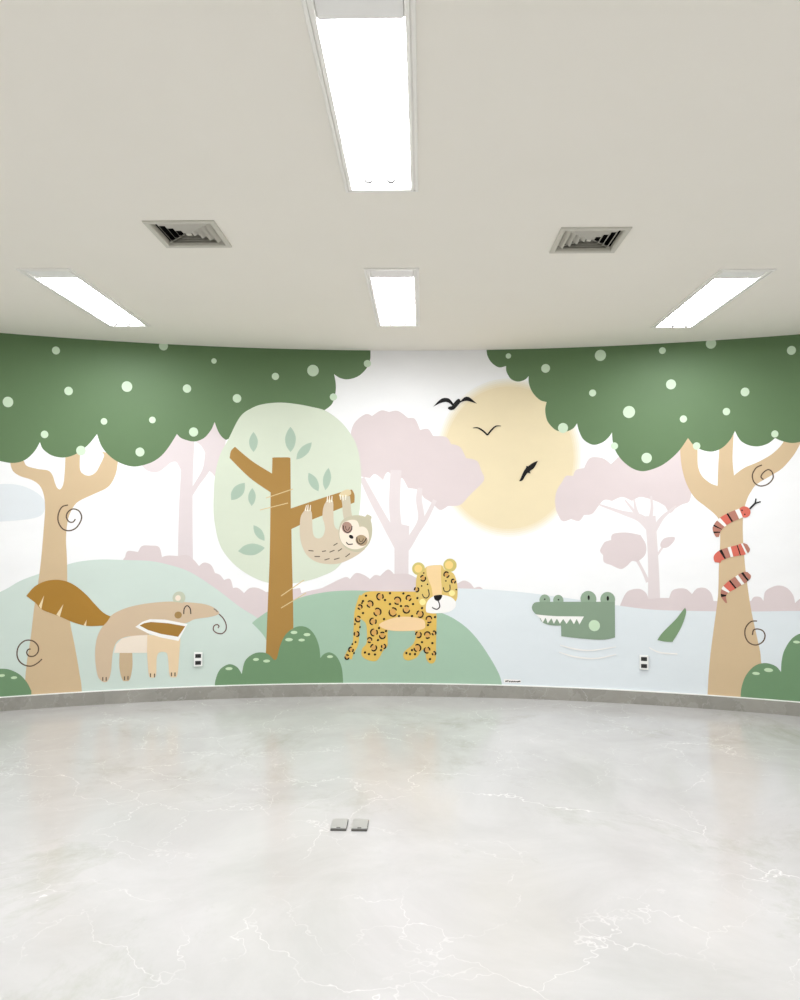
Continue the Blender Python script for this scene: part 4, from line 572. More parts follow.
['jaguar','tail','jagring','E',[(-0.4891,0.6165),[0.0164,0.0195,0]],None]
['jaguar','tail','spot','L',[(-0.4701,0.6078),(-0.4789,0.5972),(-0.4921,0.5946),(-0.5039,0.6013),(-0.5095,0.6143),(-0.5066,0.6283)],[0.00646,0.01211,0.0105,0.01292,0.0113,0.00565]]
['jaguar','tail','spot','L',[(-0.4955,0.6377),(-0.4894,0.6387),(-0.4833,0.6378),(-0.4777,0.635),(-0.4731,0.6305),(-0.47,0.6248)],[0.00646,0.01211,0.0105,0.01292,0.0113,0.00565]]
['jaguar','tail','jagring','E',[(-0.4997,0.4958),[0.0153,0.0181,0]],None]
['jaguar','tail','spot','L',[(-0.4989,0.5165),(-0.4873,0.5115),(-0.4809,0.4999),(-0.4825,0.4866),(-0.4912,0.4772),(-0.5036,0.4756)],[0.00644,0.01207,0.01046,0.01288,0.01127,0.00563]]
['jaguar','tail','spot','L',[(-0.5148,0.4831),(-0.5176,0.4885),(-0.5189,0.4945),(-0.5184,0.5007),(-0.5163,0.5064),(-0.5127,0.5112)],[0.00644,0.01208,0.01047,0.01288,0.01127,0.00564]]
['jaguar','tail','jagring','E',[(-0.4734,0.7132),[0.0132,0.0156,0]],None]
['jaguar','tail','spot','L',[(-0.4873,0.7228),(-0.479,0.73),(-0.4683,0.7301),(-0.4598,0.7231),(-0.457,0.712),(-0.4611,0.7014)],[0.00646,0.01211,0.0105,0.01292,0.0113,0.00565]]
['jaguar','tail','spot','L',[(-0.471,0.6956),(-0.4759,0.6957),(-0.4806,0.6973),(-0.4847,0.7003),(-0.4877,0.7045),(-0.4895,0.7095)],[0.00644,0.01208,0.01047,0.01288,0.01127,0.00564]]
['jaguar','tail','jagring','E',[(-0.5442,0.3705),[0.0142,0.0169,0]],None]
['jaguar','tail','spot','L',[(-0.5497,0.3523),(-0.559,0.3598),(-0.562,0.3719),(-0.5576,0.3833),(-0.5475,0.3893),(-0.5361,0.3875)],[0.00642,0.01204,0.01043,0.01284,0.01123,0.00562]]
['jaguar','tail','spot','L',[(-0.5278,0.3777),(-0.5265,0.3722),(-0.5268,0.3664),(-0.5286,0.3611),(-0.5318,0.3566),(-0.5362,0.3533)],[0.00644,0.01208,0.01047,0.01288,0.01127,0.00564]]
['jaguar','tail','jagring','E',[(-0.5761,0.3111),[0.0131,0.0156,0]],None]
['jaguar','tail','spot','L',[(-0.56,0.3076),(-0.5653,0.2977),(-0.5751,0.2935),(-0.5854,0.2966),(-0.5917,0.3059),(-0.5916,0.3173)],[0.00642,0.01204,0.01043,0.01284,0.01123,0.00562]]
['jaguar','tail','spot','L',[(-0.5843,0.3265),(-0.5798,0.3284),(-0.5749,0.3288),(-0.5701,0.3275),(-0.5658,0.3248),(-0.5625,0.3209)],[0.00644,0.01207,0.01046,0.01288,0.01127,0.00563]]
['jaguar','head','jagring','E',[(0.0354,0.9472),[0.0165,0.0196,0]],None]
['jaguar','head','spot','L',[(0.0524,0.9599),(0.056,0.946),(0.051,0.9326),(0.0394,0.9254),(0.0261,0.9273),(0.0168,0.9376)],[0.00646,0.01211,0.0105,0.01292,0.01131,0.00565]]
['jaguar','head','spot','L',[(0.0155,0.9527),(0.0179,0.9589),(0.0219,0.9639),(0.0271,0.9675),(0.033,0.9693),(0.0392,0.9691)],[0.00648,0.01215,0.01053,0.01296,0.01134,0.00567]]
['jaguar','head','jagring','E',[(0.225,0.9776),[0.0164,0.0196,0]],None]
['jaguar','head','spot','L',[(0.2099,0.9625),(0.2045,0.9756),(0.2078,0.9896),(0.2183,0.9986),(0.2316,0.9987),(0.2422,0.99)],[0.00644,0.01207,0.01046,0.01288,0.01127,0.00563]]
['jaguar','head','spot','L',[(0.2455,0.9752),(0.2439,0.9688),(0.2406,0.9631),(0.2359,0.9588),(0.2302,0.9561),(0.2241,0.9554)],[0.00648,0.01215,0.01053,0.01296,0.01134,0.00567]]
['jaguar','head','jagring','E',[(0.2808,0.9249),[0.0126,0.0149,0]],None]
['jaguar','head','spot','L',[(0.2743,0.9094),(0.2669,0.9169),(0.2653,0.9277),(0.2702,0.9374),(0.2796,0.9418),(0.2895,0.9391)],[0.00646,0.01211,0.0105,0.01292,0.0113,0.00565]]
['jaguar','head','spot','L',[(0.2959,0.9297),(0.2965,0.9247),(0.2957,0.9197),(0.2936,0.9152),(0.2904,0.9115),(0.2863,0.909)],[0.00644,0.01208,0.01047,0.01288,0.01127,0.00564]]
['jaguar','head','jagring','E',[(-0.0159,0.856),[0.0136,0.0161,0]],None]
['jaguar','head','spot','L',[(-0.0098,0.8731),(-0.0013,0.8655),(0.001,0.8539),(-0.0038,0.8432),(-0.0136,0.8379),(-0.0244,0.8402)],[0.00644,0.01207,0.01046,0.01288,0.01127,0.00563]]
['jaguar','head','spot','L',[(-0.0319,0.8498),(-0.0329,0.8552),(-0.0323,0.8606),(-0.0303,0.8656),(-0.027,0.8698),(-0.0227,0.8728)],[0.00646,0.01211,0.0105,0.01292,0.0113,0.00565]]
['jaguar',None,'spot','E',[(-0.4254,0.8052),[0.0089,0.0101,77.8974513281051]],None]
['jaguar',None,'spot','E',[(-0.2313,0.8251),[0.0089,0.0101,42.54741797989202]],None]
['jaguar',None,'spot','E',[(-0.1228,0.8239),[0.0089,0.0101,64.69415316592227]],None]
['jaguar',None,'spot','E',[(-0.0448,0.7389),[0.0089,0.0101,79.09315202299335]],None]
['jaguar',None,'spot','E',[(-0.2309,0.7379),[0.0089,0.0101,64.27165352500823]],None]
['jaguar',None,'spot','E',[(-0.4489,0.6649),[0.0089,0.0101,82.8988800825487]],None]
['jaguar',None,'spot','E',[(-0.1577,0.6415),[0.0089,0.0101,35.546706360066956]],None]
['jaguar',None,'spot','E',[(-0.0526,0.6421),[0.0089,0.0101,72.08178938867054]],None]
['jaguar',None,'spot','E',[(-0.4312,0.3478),[0.0089,0.0101,40.01589504456846]],None]
['jaguar',None,'spot','E',[(-0.3989,0.3349),[0.0089,0.01,84.2028049534069]],None]
['jaguar',None,'spot','E',[(-0.3504,0.3317),[0.0089,0.0101,79.09799943042374]],None]
['jaguar',None,'spot','E',[(-0.0677,0.3361),[0.0089,0.0101,8.770887875778948]],None]
['jaguar',None,'spot','E',[(-0.0968,0.344),[0.0089,0.0101,12.2371974180602]],None]
['jaguar',None,'spot','E',[(-0.0516,0.3684),[0.0089,0.0101,19.52882471098236]],None]
['jaguar',None,'spot','E',[(0.1128,0.4262),[0.0089,0.01,86.89321250083826]],None]
['jaguar',None,'spot','E',[(0.1333,0.6355),[0.0089,0.0101,39.25456799646864]],None]
['jaguar',None,'spot','E',[(-0.2624,0.5202),[0.0089,0.0101,56.39834617801235]],None]
['jaguar',None,'spot','E',[(-0.3191,0.5442),[0.0089,0.0101,27.092357858295482]],None]
['jaguar',None,'spot','E',[(0.0281,0.7071),[0.0089,0.0101,45.651868544615354]],None]
['jaguar',None,'spot','E',[(-0.0094,0.7875),[0.0089,0.0101,34.72796329604123]],None]
['jaguar',None,'spot','E',[(-0.2789,0.6168),[0.0089,0.0101,31.581943989316205]],None]
['jaguar',None,'spot','E',[(-0.3267,0.4476),[0.0089,0.0101,52.65666966648271]],None]
['jaguar',None,'spot','E',[(0.0769,0.5706),[0.0089,0.0101,52.582661367317904]],None]
['jaguar',None,'spot','E',[(-0.4494,0.7616),[0.0089,0.0101,81.37815937629976]],None]
['jaguar',None,'spot','E',[(-0.2715,0.7701),[0.0089,0.0101,61.378392297147]],None]
['jaguar',None,'spot','E',[(-0.1418,0.7222),[0.0089,0.0101,83.60510410800153]],None]
['jaguar',None,'spot','E',[(0.0938,0.2975),[0.0089,0.0101,77.07605097570801]],None]
['jaguar',None,'spot','E',[(0.0289,0.4334),[0.0089,0.0101,89.18906803819337]],None]
['jaguar',None,'spot','E',[(-0.3021,0.3672),[0.0089,0.0101,60.41461879462664]],None]
['jaguar',None,'spot','E',[(-0.0273,0.3365),[0.0089,0.0101,14.678965977396278]],None]
['jaguar','tail','spot','E',[(-0.5131,0.5763),[0.0072,0.0089,20]],None]
['jaguar','tail','spot','E',[(-0.4726,0.5521),[0.0073,0.0089,20]],None]
['jaguar','tail','spot','E',[(-0.5075,0.4315),[0.0072,0.0089,20]],None]
['jaguar','tail','spot','E',[(-0.5332,0.4154),[0.0072,0.0089,20]],None]
['jaguar','tail','spot','E',[(-0.5199,0.3431),[0.0073,0.0089,20]],None]
['jaguar','tail','spot','E',[(-0.4574,0.7455),[0.0073,0.0089,20]],None]
['jaguar','head','spot','E',[(0.0247,0.8853),[0.0065,0.0068,0]],None]
['jaguar','head','spot','E',[(0.2203,0.9274),[0.0065,0.0068,0]],None]
['jaguar','head','spot','E',[(0.0414,0.9896),[0.0064,0.0069,0]],None]
['jaguar','head','spot','E',[(0.3039,0.8586),[0.0064,0.0068,0]],None]
['jaguar','head','spot','E',[(0.072,0.899),[0.0064,0.0069,0]],None]
['crocodile','nostril#1','croc2','E',[(1.0085,0.7835),[0.0424,0.0461,0]],None]
['crocodile','nostril#2','croc2','E',[(1.1139,0.7841),[0.0403,0.0445,0]],None]
['crocodile','eye#1','croc2','E',[(1.3465,0.8004),[0.0612,0.0644,0]],None]
['crocodile','eye#2','croc2','E',[(1.4937,0.801),[0.0562,0.0593,0]],None]
['crocodile',None,'croc','S',[[(0.9325,0.675),(0.9109,0.704),(0.9077,0.7335),(0.9272,0.7624),(0.965,0.7697)],[(0.965,0.7697),(1.548,0.7835)],[(1.548,0.7835),(1.5481,0.5057)],[(1.5481,0.5057),(1.4533,0.485),(1.2958,0.4881),(1.1365,0.5015)],[(1.1365,0.5015),(1.1344,0.5861)],[(1.1344,0.5861),(1.0724,0.5856),(1.0187,0.594),(0.9843,0.6128),(0.9681,0.6419)],[(0.9681,0.6419),(0.9757,0.6508),(0.9325,0.675)]],None]
['crocodile','mouth','white','P',[[(0.9347,0.6706),(0.9973,0.6644),(1.0939,0.6591),(1.312,0.6627),(1.277,0.5989),(1.2559,0.6416),(1.2346,0.5998),(1.207,0.6424),(1.1771,0.6004),(1.1516,0.6388),(1.1259,0.6),(1.1024,0.6397),(1.0788,0.5988),(1.0596,0.6419),(1.0316,0.6009),(1.0145,0.6462),(0.9918,0.6064),(0.9735,0.6409)]],None]
['crocodile','nostril#1','black','E',[(1.0081,0.7913),[0.0063,0.0064,0]],None]
['crocodile','nostril#2','black','E',[(1.1155,0.7902),[0.0062,0.0064,0]],None]
['crocodile','eye#1','black','E',[(1.3489,0.8115),[0.0084,0.019,0]],None]
['crocodile','eye#2','black','E',[(1.4945,0.8096),[0.0091,0.0188,0]],None]
['crocodile','cheek','crocc','E',[(1.3912,0.5935),[0.0428,0.044,0]],None]
['crocodile','tail','crocT','S',[[(2.0651,0.7562),(2.0721,0.7144),(2.0355,0.6022),(1.9735,0.4901)],[(1.9735,0.4901),(1.9189,0.4891),(1.8627,0.4988)],[(1.8627,0.4988),(1.901,0.5581),(1.9924,0.6578),(2.0361,0.7169),(2.0651,0.7562)]],None]
['lake','ripple#645','white','L',[(1.1266,0.4317),(1.2427,0.404),(1.3693,0.3984),(1.5553,0.4338)],[0.00618,0.01236,0.01082,0.00618]]
['lake','ripple#652','white','L',[(1.1188,0.3762),(1.2425,0.3434),(1.4004,0.3362),(1.5551,0.3739)],[0.00616,0.01232,0.01078,0.00616]]
['lake','ripple#647','white','L',[(1.8014,0.4383),(1.882,0.4036),(2.0092,0.4001)],[0.006,0.012,0.0105]]
['snake',None,'coral','E',[(2.4882,1.4882),[0.0428,0.0405,70]],None]
['snake',None,'coral','K',[(2.4848,1.4882),(2.4825,1.4873),(2.4796,1.4862),(2.4763,1.485),(2.4725,1.4836),(2.4684,1.4821),(2.4641,1.4804)],[0.06816,0.06846,0.06876,0.06906,0.06936,0.06966,0.06996]]
['snake',None,'white','K',[(2.4641,1.4804),(2.4595,1.4787),(2.4549,1.4769),(2.4501,1.475),(2.4454,1.4731),(2.4408,1.4712),(2.4364,1.4693)],[0.07044,0.07074,0.07105,0.07135,0.07165,0.07195,0.07225]]
['snake',None,'coralB','K',[(2.4364,1.4693),(2.432,1.4674),(2.4274,1.4654),(2.4228,1.4634),(2.4181,1.4613),(2.4134,1.4592),(2.4086,1.457),(2.4038,1.4548),(2.399,1.4525),(2.3943,1.4501),(2.3915,1.4487)],[0.0725,0.0725,0.0725,0.0725,0.0725,0.0725,0.0725,0.0725,0.0725,0.0725,0.0725]]
['snake',None,'black','K',[(2.3915,1.4487),(2.3897,1.4477),(2.3851,1.4453),(2.3807,1.4428)],[0.0725,0.0725,0.0725,0.0725]]
['snake',None,'coral','K',[(2.3807,1.4428),(2.3763,1.4403),(2.372,1.4377),(2.3676,1.4351),(2.3633,1.4325),(2.3591,1.4298),(2.3549,1.4271),(2.3508,1.4243),(2.3467,1.4214),(2.3428,1.4184),(2.3405,1.4165)],[0.07275,0.07275,0.07275,0.07275,0.07275,0.07275,0.07275,0.07275,0.07275,0.07275,0.07275]]
['snake',None,'white','K',[(2.3405,1.4165),(2.3389,1.4152),(2.3352,1.4119),(2.3316,1.4085),(2.328,1.405),(2.3245,1.4013),(2.323,1.3998)],[0.07275,0.07275,0.07275,0.07275,0.07214,0.07154,0.07129]]
['snake',None,'coralB','K',[(2.323,1.3998),(2.3209,1.3975),(2.3174,1.3936),(2.3139,1.3896),(2.3106,1.3854),(2.3075,1.3812),(2.3047,1.3769),(2.3036,1.3752)],[0.07154,0.07118,0.07057,0.06996,0.06935,0.06874,0.06813,0.06789]]
['snake',None,'black','K',[(2.3036,1.3752),(2.302,1.3726),(2.2997,1.3681),(2.2993,1.3672)],[0.06812,0.06776,0.06715,0.06702]]
['snake',None,'coralB','K',[(2.2993,1.3672),(2.2978,1.3636),(2.2962,1.359),(2.2951,1.3542),(2.2945,1.3489),(2.2944,1.3432),(2.2945,1.3397)],[0.06702,0.06654,0.06592,0.06196,0.05799,0.05402,0.05164]]
['snake',None,'black','K',[(2.2945,1.3397),(2.2945,1.3374),(2.2949,1.3315),(2.2952,1.3291)],[0.05146,0.04988,0.04593,0.04435]]
['snake',None,'coralB','K',[(2.2952,1.3291),(2.2956,1.3256),(2.2963,1.3199),(2.2971,1.3145),(2.2979,1.3095),(2.2986,1.3051),(2.2991,1.3013),(2.2993,1.2984)],[0.04435,0.04197,0.03802,0.03407,0.03011,0.02616,0.0222,0.01825]]
['snake','coil#1','coral','K',[(2.2988,1.1052),(2.299,1.1069),(2.2991,1.109),(2.2991,1.1115),(2.2992,1.1144),(2.2992,1.1175),(2.2994,1.1207),(2.2996,1.124),(2.3,1.1274),(2.3005,1.1307),(2.3012,1.1338),(2.3021,1.1367),(2.3033,1.1393),(2.3047,1.1417),(2.3062,1.1441),(2.3079,1.1463),(2.3097,1.1485),(2.3117,1.1506),(2.3139,1.1526),(2.3162,1.1546),(2.3186,1.1565),(2.3213,1.1584),(2.324,1.1603),(2.327,1.1622),(2.3286,1.1632)],[0.03637,0.0391,0.04183,0.04456,0.04729,0.05002,0.05274,0.05547,0.0582,0.06093,0.06366,0.06638,0.06911,0.0696,0.07008,0.07057,0.07105,0.07154,0.07202,0.07251,0.07299,0.07348,0.07396,0.07445,0.0747]]
['snake','coil#1','black','K',[(2.3286,1.1632),(2.3301,1.1641),(2.3333,1.1659),(2.3369,1.1677),(2.3406,1.1695),(2.3434,1.1707)],[0.0747,0.07493,0.07505,0.07518,0.0753,0.07538]]
['snake','coil#1','coralB','K',[(2.3434,1.1707),(2.3445,1.1712),(2.3485,1.1729),(2.3527,1.1746),(2.357,1.1763),(2.3614,1.1779),(2.3658,1.1794),(2.3702,1.1809),(2.3746,1.1824),(2.379,1.1838),(2.3795,1.184)],[0.07512,0.07516,0.07528,0.0754,0.07552,0.07564,0.07576,0.07588,0.076,0.07613,0.07616]]
['snake','coil#1','white','K',[(2.3795,1.184),(2.3835,1.1852),(2.3881,1.1865),(2.3928,1.1877),(2.3977,1.1889),(2.3993,1.1893)],[0.07616,0.07643,0.07673,0.07703,0.07733,0.07743]]
['snake','coil#1','coral','K',[(2.3993,1.1893),(2.4026,1.1901),(2.4075,1.1912),(2.4123,1.1923),(2.4171,1.1934),(2.4217,1.1945),(2.4262,1.1955),(2.4305,1.1965),(2.4345,1.1976),(2.4384,1.1986),(2.442,1.1996),(2.4434,1.1999)],[0.0769,0.0771,0.0774,0.0777,0.078,0.0783,0.0786,0.0789,0.0792,0.0798,0.0804,0.08064]]
['snake','coil#1','black','K',[(2.4434,1.1999),(2.4455,1.2005),(2.4489,1.2014),(2.4505,1.2019)],[0.08064,0.081,0.0816,0.0819]]
['snake','coil#1','coral','K',[(2.4505,1.2019),(2.4521,1.2023),(2.4553,1.2032),(2.4583,1.2041),(2.4613,1.205),(2.4642,1.2059),(2.467,1.2068),(2.4698,1.2078),(2.4725,1.2087),(2.4752,1.2097),(2.4779,1.2108),(2.4783,1.211)],[0.0819,0.0822,0.0828,0.0834,0.084,0.0846,0.0852,0.0858,0.0864,0.0855,0.0846,0.08446]]
['snake','coil#1','white','K',[(2.4783,1.211),(2.4804,1.2119),(2.483,1.213),(2.4854,1.2141),(2.4878,1.2152),(2.49,1.2163),(2.4905,1.2165)],[0.08446,0.0837,0.0828,0.0819,0.081,0.0801,0.07992]]
['snake','coil#1','coralB','K',[(2.4905,1.2165),(2.4922,1.2173),(2.4943,1.2184),(2.4964,1.2194),(2.4983,1.2203),(2.5001,1.2212),(2.5018,1.222),(2.5034,1.2228),(2.5049,1.2236),(2.5064,1.2244),(2.5077,1.2251),(2.509,1.2258),(2.5102,1.2265),(2.5112,1.2271),(2.5122,1.2276),(2.5131,1.2281),(2.5138,1.2285),(2.5145,1.2289)],[0.07964,0.07892,0.07803,0.07713,0.07623,0.07534,0.07205,0.06876,0.06547,0.06218,0.05889,0.05561,0.05232,0.04903,0.04574,0.04245,0.03916,0.03587]]
['snake','coil#2','coralB','K',[(2.5158,1.0277),(2.5153,1.0272),(2.5147,1.0266),(2.5141,1.0259),(2.5134,1.0252),(2.5127,1.0243),(2.5118,1.0234),(2.5108,1.0224),(2.5098,1.0213),(2.5086,1.0202),(2.5072,1.0189),(2.5057,1.0176),(2.5041,1.0162),(2.5023,1.0147),(2.5003,1.013),(2.4981,1.0113),(2.4959,1.0094),(2.4939,1.0078)],[0.0287,0.03169,0.03468,0.03767,0.04066,0.04365,0.04664,0.04963,0.05262,0.05561,0.0586,0.06159,0.06458,0.06577,0.06697,0.06816,0.06936,0.07032]]
['snake','coil#2','black','K',[(2.4939,1.0078),(2.4934,1.0075),(2.4909,1.0054),(2.4883,1.0034),(2.4856,1.0013),(2.4829,0.9992)],[0.07031,0.07055,0.07175,0.07295,0.07414,0.07534]]
['snake','coil#2','coralB','K',[(2.4829,0.9992),(2.4801,0.9971),(2.4773,0.995),(2.4745,0.9929),(2.4716,0.9909),(2.4687,0.9888),(2.4657,0.9868),(2.4627,0.9847),(2.4609,0.9836)],[0.07534,0.07653,0.07773,0.07892,0.07863,0.07833,0.07803,0.07773,0.07756]]
['snake','coil#2','white','K',[(2.4609,0.9836),(2.4596,0.9827),(2.4564,0.9806),(2.4532,0.9784),(2.4499,0.9763),(2.4466,0.9741),(2.4433,0.9718),(2.4418,0.9708)],[0.07756,0.07743,0.07713,0.07683,0.07653,0.07623,0.07594,0.0758]]
['snake','coil#2','coralB','K',[(2.4418,0.9708),(2.4399,0.9694),(2.4364,0.967),(2.4329,0.9645),(2.4292,0.962),(2.4255,0.9593),(2.4217,0.9567),(2.4178,0.9539),(2.4139,0.9511),(2.41,0.9483),(2.4073,0.9464)],[0.07633,0.07616,0.07586,0.07556,0.07526,0.07496,0.07466,0.07436,0.07406,0.07376,0.07355]]
['snake','coil#2','black','K',[(2.4073,0.9464),(2.4061,0.9455),(2.4022,0.9426),(2.3985,0.9398),(2.3977,0.9392)],[0.0738,0.07371,0.07341,0.0731,0.07304]]
['snake','coil#2','coral','K',[(2.3977,0.9392),(2.3948,0.9369),(2.3913,0.9341),(2.3877,0.9313),(2.3842,0.9285),(2.3806,0.9257),(2.377,0.9229),(2.3735,0.9201),(2.3701,0.9173),(2.3668,0.9145),(2.3636,0.9115),(2.3605,0.9085),(2.3602,0.9082)],[0.07304,0.0728,0.0725,0.07129,0.07008,0.06888,0.06767,0.06646,0.06525,0.06404,0.06283,0.06163,0.06148]]
['snake','coil#2','white','K',[(2.3602,0.9082),(2.3577,0.9055),(2.3551,0.9023),(2.3528,0.899),(2.3506,0.8956),(2.3486,0.892),(2.3483,0.8915)],[0.06169,0.06062,0.05941,0.0582,0.05638,0.05456,0.05427]]
['snake','coil#2','coralB','K',[(2.3483,0.8915),(2.3467,0.8884),(2.345,0.8848),(2.3434,0.881),(2.342,0.8772),(2.3408,0.8733),(2.3398,0.8694),(2.3392,0.8659)],[0.05409,0.05256,0.05075,0.04894,0.04713,0.04531,0.0435,0.04191]]
['snake','coil#2','black','K',[(2.3392,0.8659),(2.3391,0.8654),(2.3386,0.8614),(2.3384,0.8573),(2.3385,0.8533),(2.3391,0.849),(2.3392,0.8486)],[0.04191,0.04169,0.03988,0.03806,0.03625,0.03383,0.03364]]
['snake','coil#2','coralB','K',[(2.3392,0.8486),(2.3402,0.8444),(2.3417,0.8395),(2.3436,0.8345),(2.3457,0.8294),(2.348,0.8244),(2.3503,0.8196),(2.3525,0.815),(2.3546,0.8108),(2.3565,0.807),(2.358,0.8038),(2.3591,0.8013)],[0.03352,0.03131,0.0289,0.02649,0.02408,0.02167,0.01927,0.01686,0.01445,0.01204,0.00963,0.00722]]
['snake','tongue','black','K',[(2.5226,1.5107),(2.5632,1.5556)],[0.01215,0.01215]]
['snake','tongue','black','K',[(2.5605,1.5519),(2.5675,1.5885)],[0.00929,0.00929]]
['snake','tongue','black','K',[(2.5605,1.5519),(2.5986,1.5659)],[0.00929,0.00929]]
['snake','eye#1','black','E',[(2.4711,1.5002),[0.0055,0.006,0]],None]
['snake','eye#2','black','E',[(2.4895,1.4702),[0.0055,0.006,0]],None]
['bird1',None,'black','S',[[(0.1133,2.3376),(0.1571,2.3858),(0.1936,2.4089),(0.2362,2.4075),(0.2606,2.3872),(0.2777,2.3638)],[(0.2777,2.3638),(0.3031,2.393),(0.3225,2.4033),(0.3323,2.3928),(0.3347,2.3836)],[(0.3347,2.3836),(0.3638,2.4121),(0.3881,2.4193),(0.4154,2.4086),(0.4681,2.3624)],[(0.4681,2.3624),(0.4245,2.3768),(0.3881,2.3857),(0.3578,2.3816),(0.3347,2.3714),(0.3063,2.3398),(0.282,2.3167),(0.2547,2.312),(0.234,2.3243),(0.2412,2.3377),(0.268,2.3449)],[(0.268,2.3449),(0.2545,2.3627),(0.2241,2.377),(0.1937,2.3753),(0.1571,2.3619),(0.1133,2.3376)]],None]
['bird2',None,'black','L',[(0.4369,2.1652),(0.4772,2.165),(0.5223,2.1371),(0.5529,2.106)],[0.00484,0.0105,0.01292,0.01211]]
['bird2',None,'black','L',[(0.5529,2.106),(0.5834,2.1447),(0.6187,2.1768),(0.6603,2.1797)],[0.01211,0.01292,0.00969,0.00484]]
['bird3',None,'black','S',[[(0.956,1.8964),(0.9165,1.8806),(0.877,1.8519)],[(0.877,1.8519),(0.8643,1.8552),(0.8627,1.8424)],[(0.8627,1.8424),(0.8421,1.8103),(0.823,1.7669),(0.8071,1.7332)],[(0.8071,1.7332),(0.8325,1.7396),(0.8548,1.7748),(0.8738,1.8005)],[(0.8738,1.8005),(0.8896,1.7972),(0.8991,1.7972)],[(0.8991,1.7972),(0.8928,1.8133),(0.9244,1.8388),(0.956,1.8964)]],None]
['signature',None,'white','P',[[(0.6866,0.1488),(0.8211,0.148),(0.8211,0.1226),(0.6867,0.1234)]],None]
['signature',None,'dark','K',[(0.6962,0.1316),(0.7231,0.1363)],[0.00951,0.00951]]
['signature',None,'dark','K',[(0.7263,0.1301),(0.7389,0.1344)],[0.00951,0.00951]]
['signature',None,'dark','K',[(0.7421,0.1297),(0.7579,0.1342)],[0.00951,0.00951]]
['signature',None,'dark','K',[(0.7611,0.1303),(0.7737,0.1347)],[0.00951,0.00951]]
['signature',None,'dark','K',[(0.7769,0.13),(0.7864,0.1343)],[0.00951,0.00951]]
['signature',None,'dark','K',[(0.7895,0.1312),(0.8164,0.136)],[0.00948,0.00948]]
'''
def spline(pts, closed, n=6):
    m = len(pts); out = []
    if m < 3: return [tuple(p) for p in pts]
    rng = range(m if closed else m-1)
    for i in rng:
        g = (lambda k: pts[k % m]) if closed else (lambda k: pts[min(max(k, 0), m-1)])
        a, b, c, d = g(i-1), g(i), g(i+1), g(i+2)
        for j in range(n):
            t = j/n
            out.append(tuple(.5*(2*b[k]+(c[k]-a[k])*t+(2*a[k]-5*b[k]+4*c[k]-d[k])*t*t+(3*b[k]-a[k]-3*c[k]+d[k])*t**3) for k in range(len(b))))
    if not closed: out.append(tuple(pts[-1]))
    return out
def outline(kind, pts, w):
    if kind == 'P': return [[tuple(p) for s in pts for p in s]]
    if kind == 'C': return [spline(pts[0], True)]
    if kind == 'S':
        out = []
        for s in pts: out += spline(s, False)
        return [out]
    if kind == 'E':
        (cx, cz), (rx, rz, rot) = pts; a = -math.radians(rot); n = 28 if max(rx, rz) < .1 else 72
        return [[(cx+rx*math.cos(t)*math.cos(a)-rz*math.sin(t)*math.sin(a), cz+rx*math.cos(t)*math.sin(a)+rz*math.sin(t)*math.cos(a)) for t in (2*math.pi*k/n for k in range(n))]]
    pw = [(*p, q) for p, q in zip(pts, w)]
    if kind == 'L': pw = spline(pw, False)
    quads = []; m = len(pw); L_, R_ = [], []
    for i, p in enumerate(pw):
        a, b = pw[max(i-1, 0)], pw[min(i+1, m-1)]
        dx, dz = b[0]-a[0], b[1]-a[1]; l = math.hypot(dx, dz) or 1
        nx, nz = -dz/l*p[2]/2, dx/l*p[2]/2
        L_.append((p[0]+nx, p[1]+nz)); R_.append((p[0]-nx, p[1]-nz))
    for i in range(m-1): quads.append([L_[i], L_[i+1], R_[i+1], R_[i]])
    return quads
def patch(bm, polys, off, mi):
    """fill the outlines in the (s, z) plane, cut them at the wall's own facets and bend them onto the arc"""
    tmp = bmesh.new()
    for poly in polys:
        q = []
        for p in poly:
            if not q or math.hypot(p[0]-q[-1][0], p[1]-q[-1][1]) > 1e-5: q.append(p)
        if len(q) > 3 and math.hypot(q[0][0]-q[-1][0], q[0][1]-q[-1][1]) <= 1e-5: q.pop()
        if len(q) < 3: continue
        vs = [tmp.verts.new((x, z, 0)) for x, z in q]
        for a, b, c in tessellate_polygon([[Vector((x, z, 0)) for x, z in q]]):
            if len({a, b, c}) == 3:
                try: tmp.faces.new((vs[a], vs[b], vs[c]))
                except ValueError: pass
    if len(polys) > 1: bmesh.ops.remove_doubles(tmp, verts=tmp.verts, dist=1e-6)
    def cut(co, no, clear):
        bmesh.ops.bisect_plane(tmp, geom=list(tmp.verts)+list(tmp.edges)+list(tmp.faces), dist=1e-7, plane_co=co, plane_no=no, clear_outer=clear)
    cut((0, H-.0005, 0), (0, 1, 0), True); cut((0, .101, 0), (0, -1, 0), True)
    cut((SL+.001, 0, 0), (-1, 0, 0), True); cut((SR-.001, 0, 0), (1, 0, 0), True)
    if not tmp.faces: tmp.free(); return
    a, b = min(v.co.x for v in tmp.verts), max(v.co.x for v in tmp.verts)
    for k in range(math.ceil(a/STEP), math.floor(b/STEP)+1): cut((k*STEP, 0, 0), (1, 0, 0), False)
    m = {}
    for v in tmp.verts: m[v] = bm.verts.new(chord(v.co.x, v.co.y, off))
    for f in tmp.faces:
        if f.calc_area() < 1e-10: continue
        n = bm.faces.new([m[v] for v in f.verts]); n.material_index = mi
        n.normal_update()
        if n.normal.y > 0: n.normal_flip()
    tmp.free()
def chord(s, z, off):
    k0 = math.floor(s/STEP+1e-4); s0 = max(k0*STEP, SL); s1 = min((k0+1)*STEP, SR)
    t = (s-s0)/(s1-s0) if s1 > s0 else 0
    t = min(max(t, 0), 1)
    return arc(s0, z, off).lerp(arc(s1, z, off), t)
mural = thing('wall_mural', 'hand-painted jungle mural with trees and animals covering the whole curved wall', 'mural', arc(0, 0))
mural.location = (0, 0, 0)
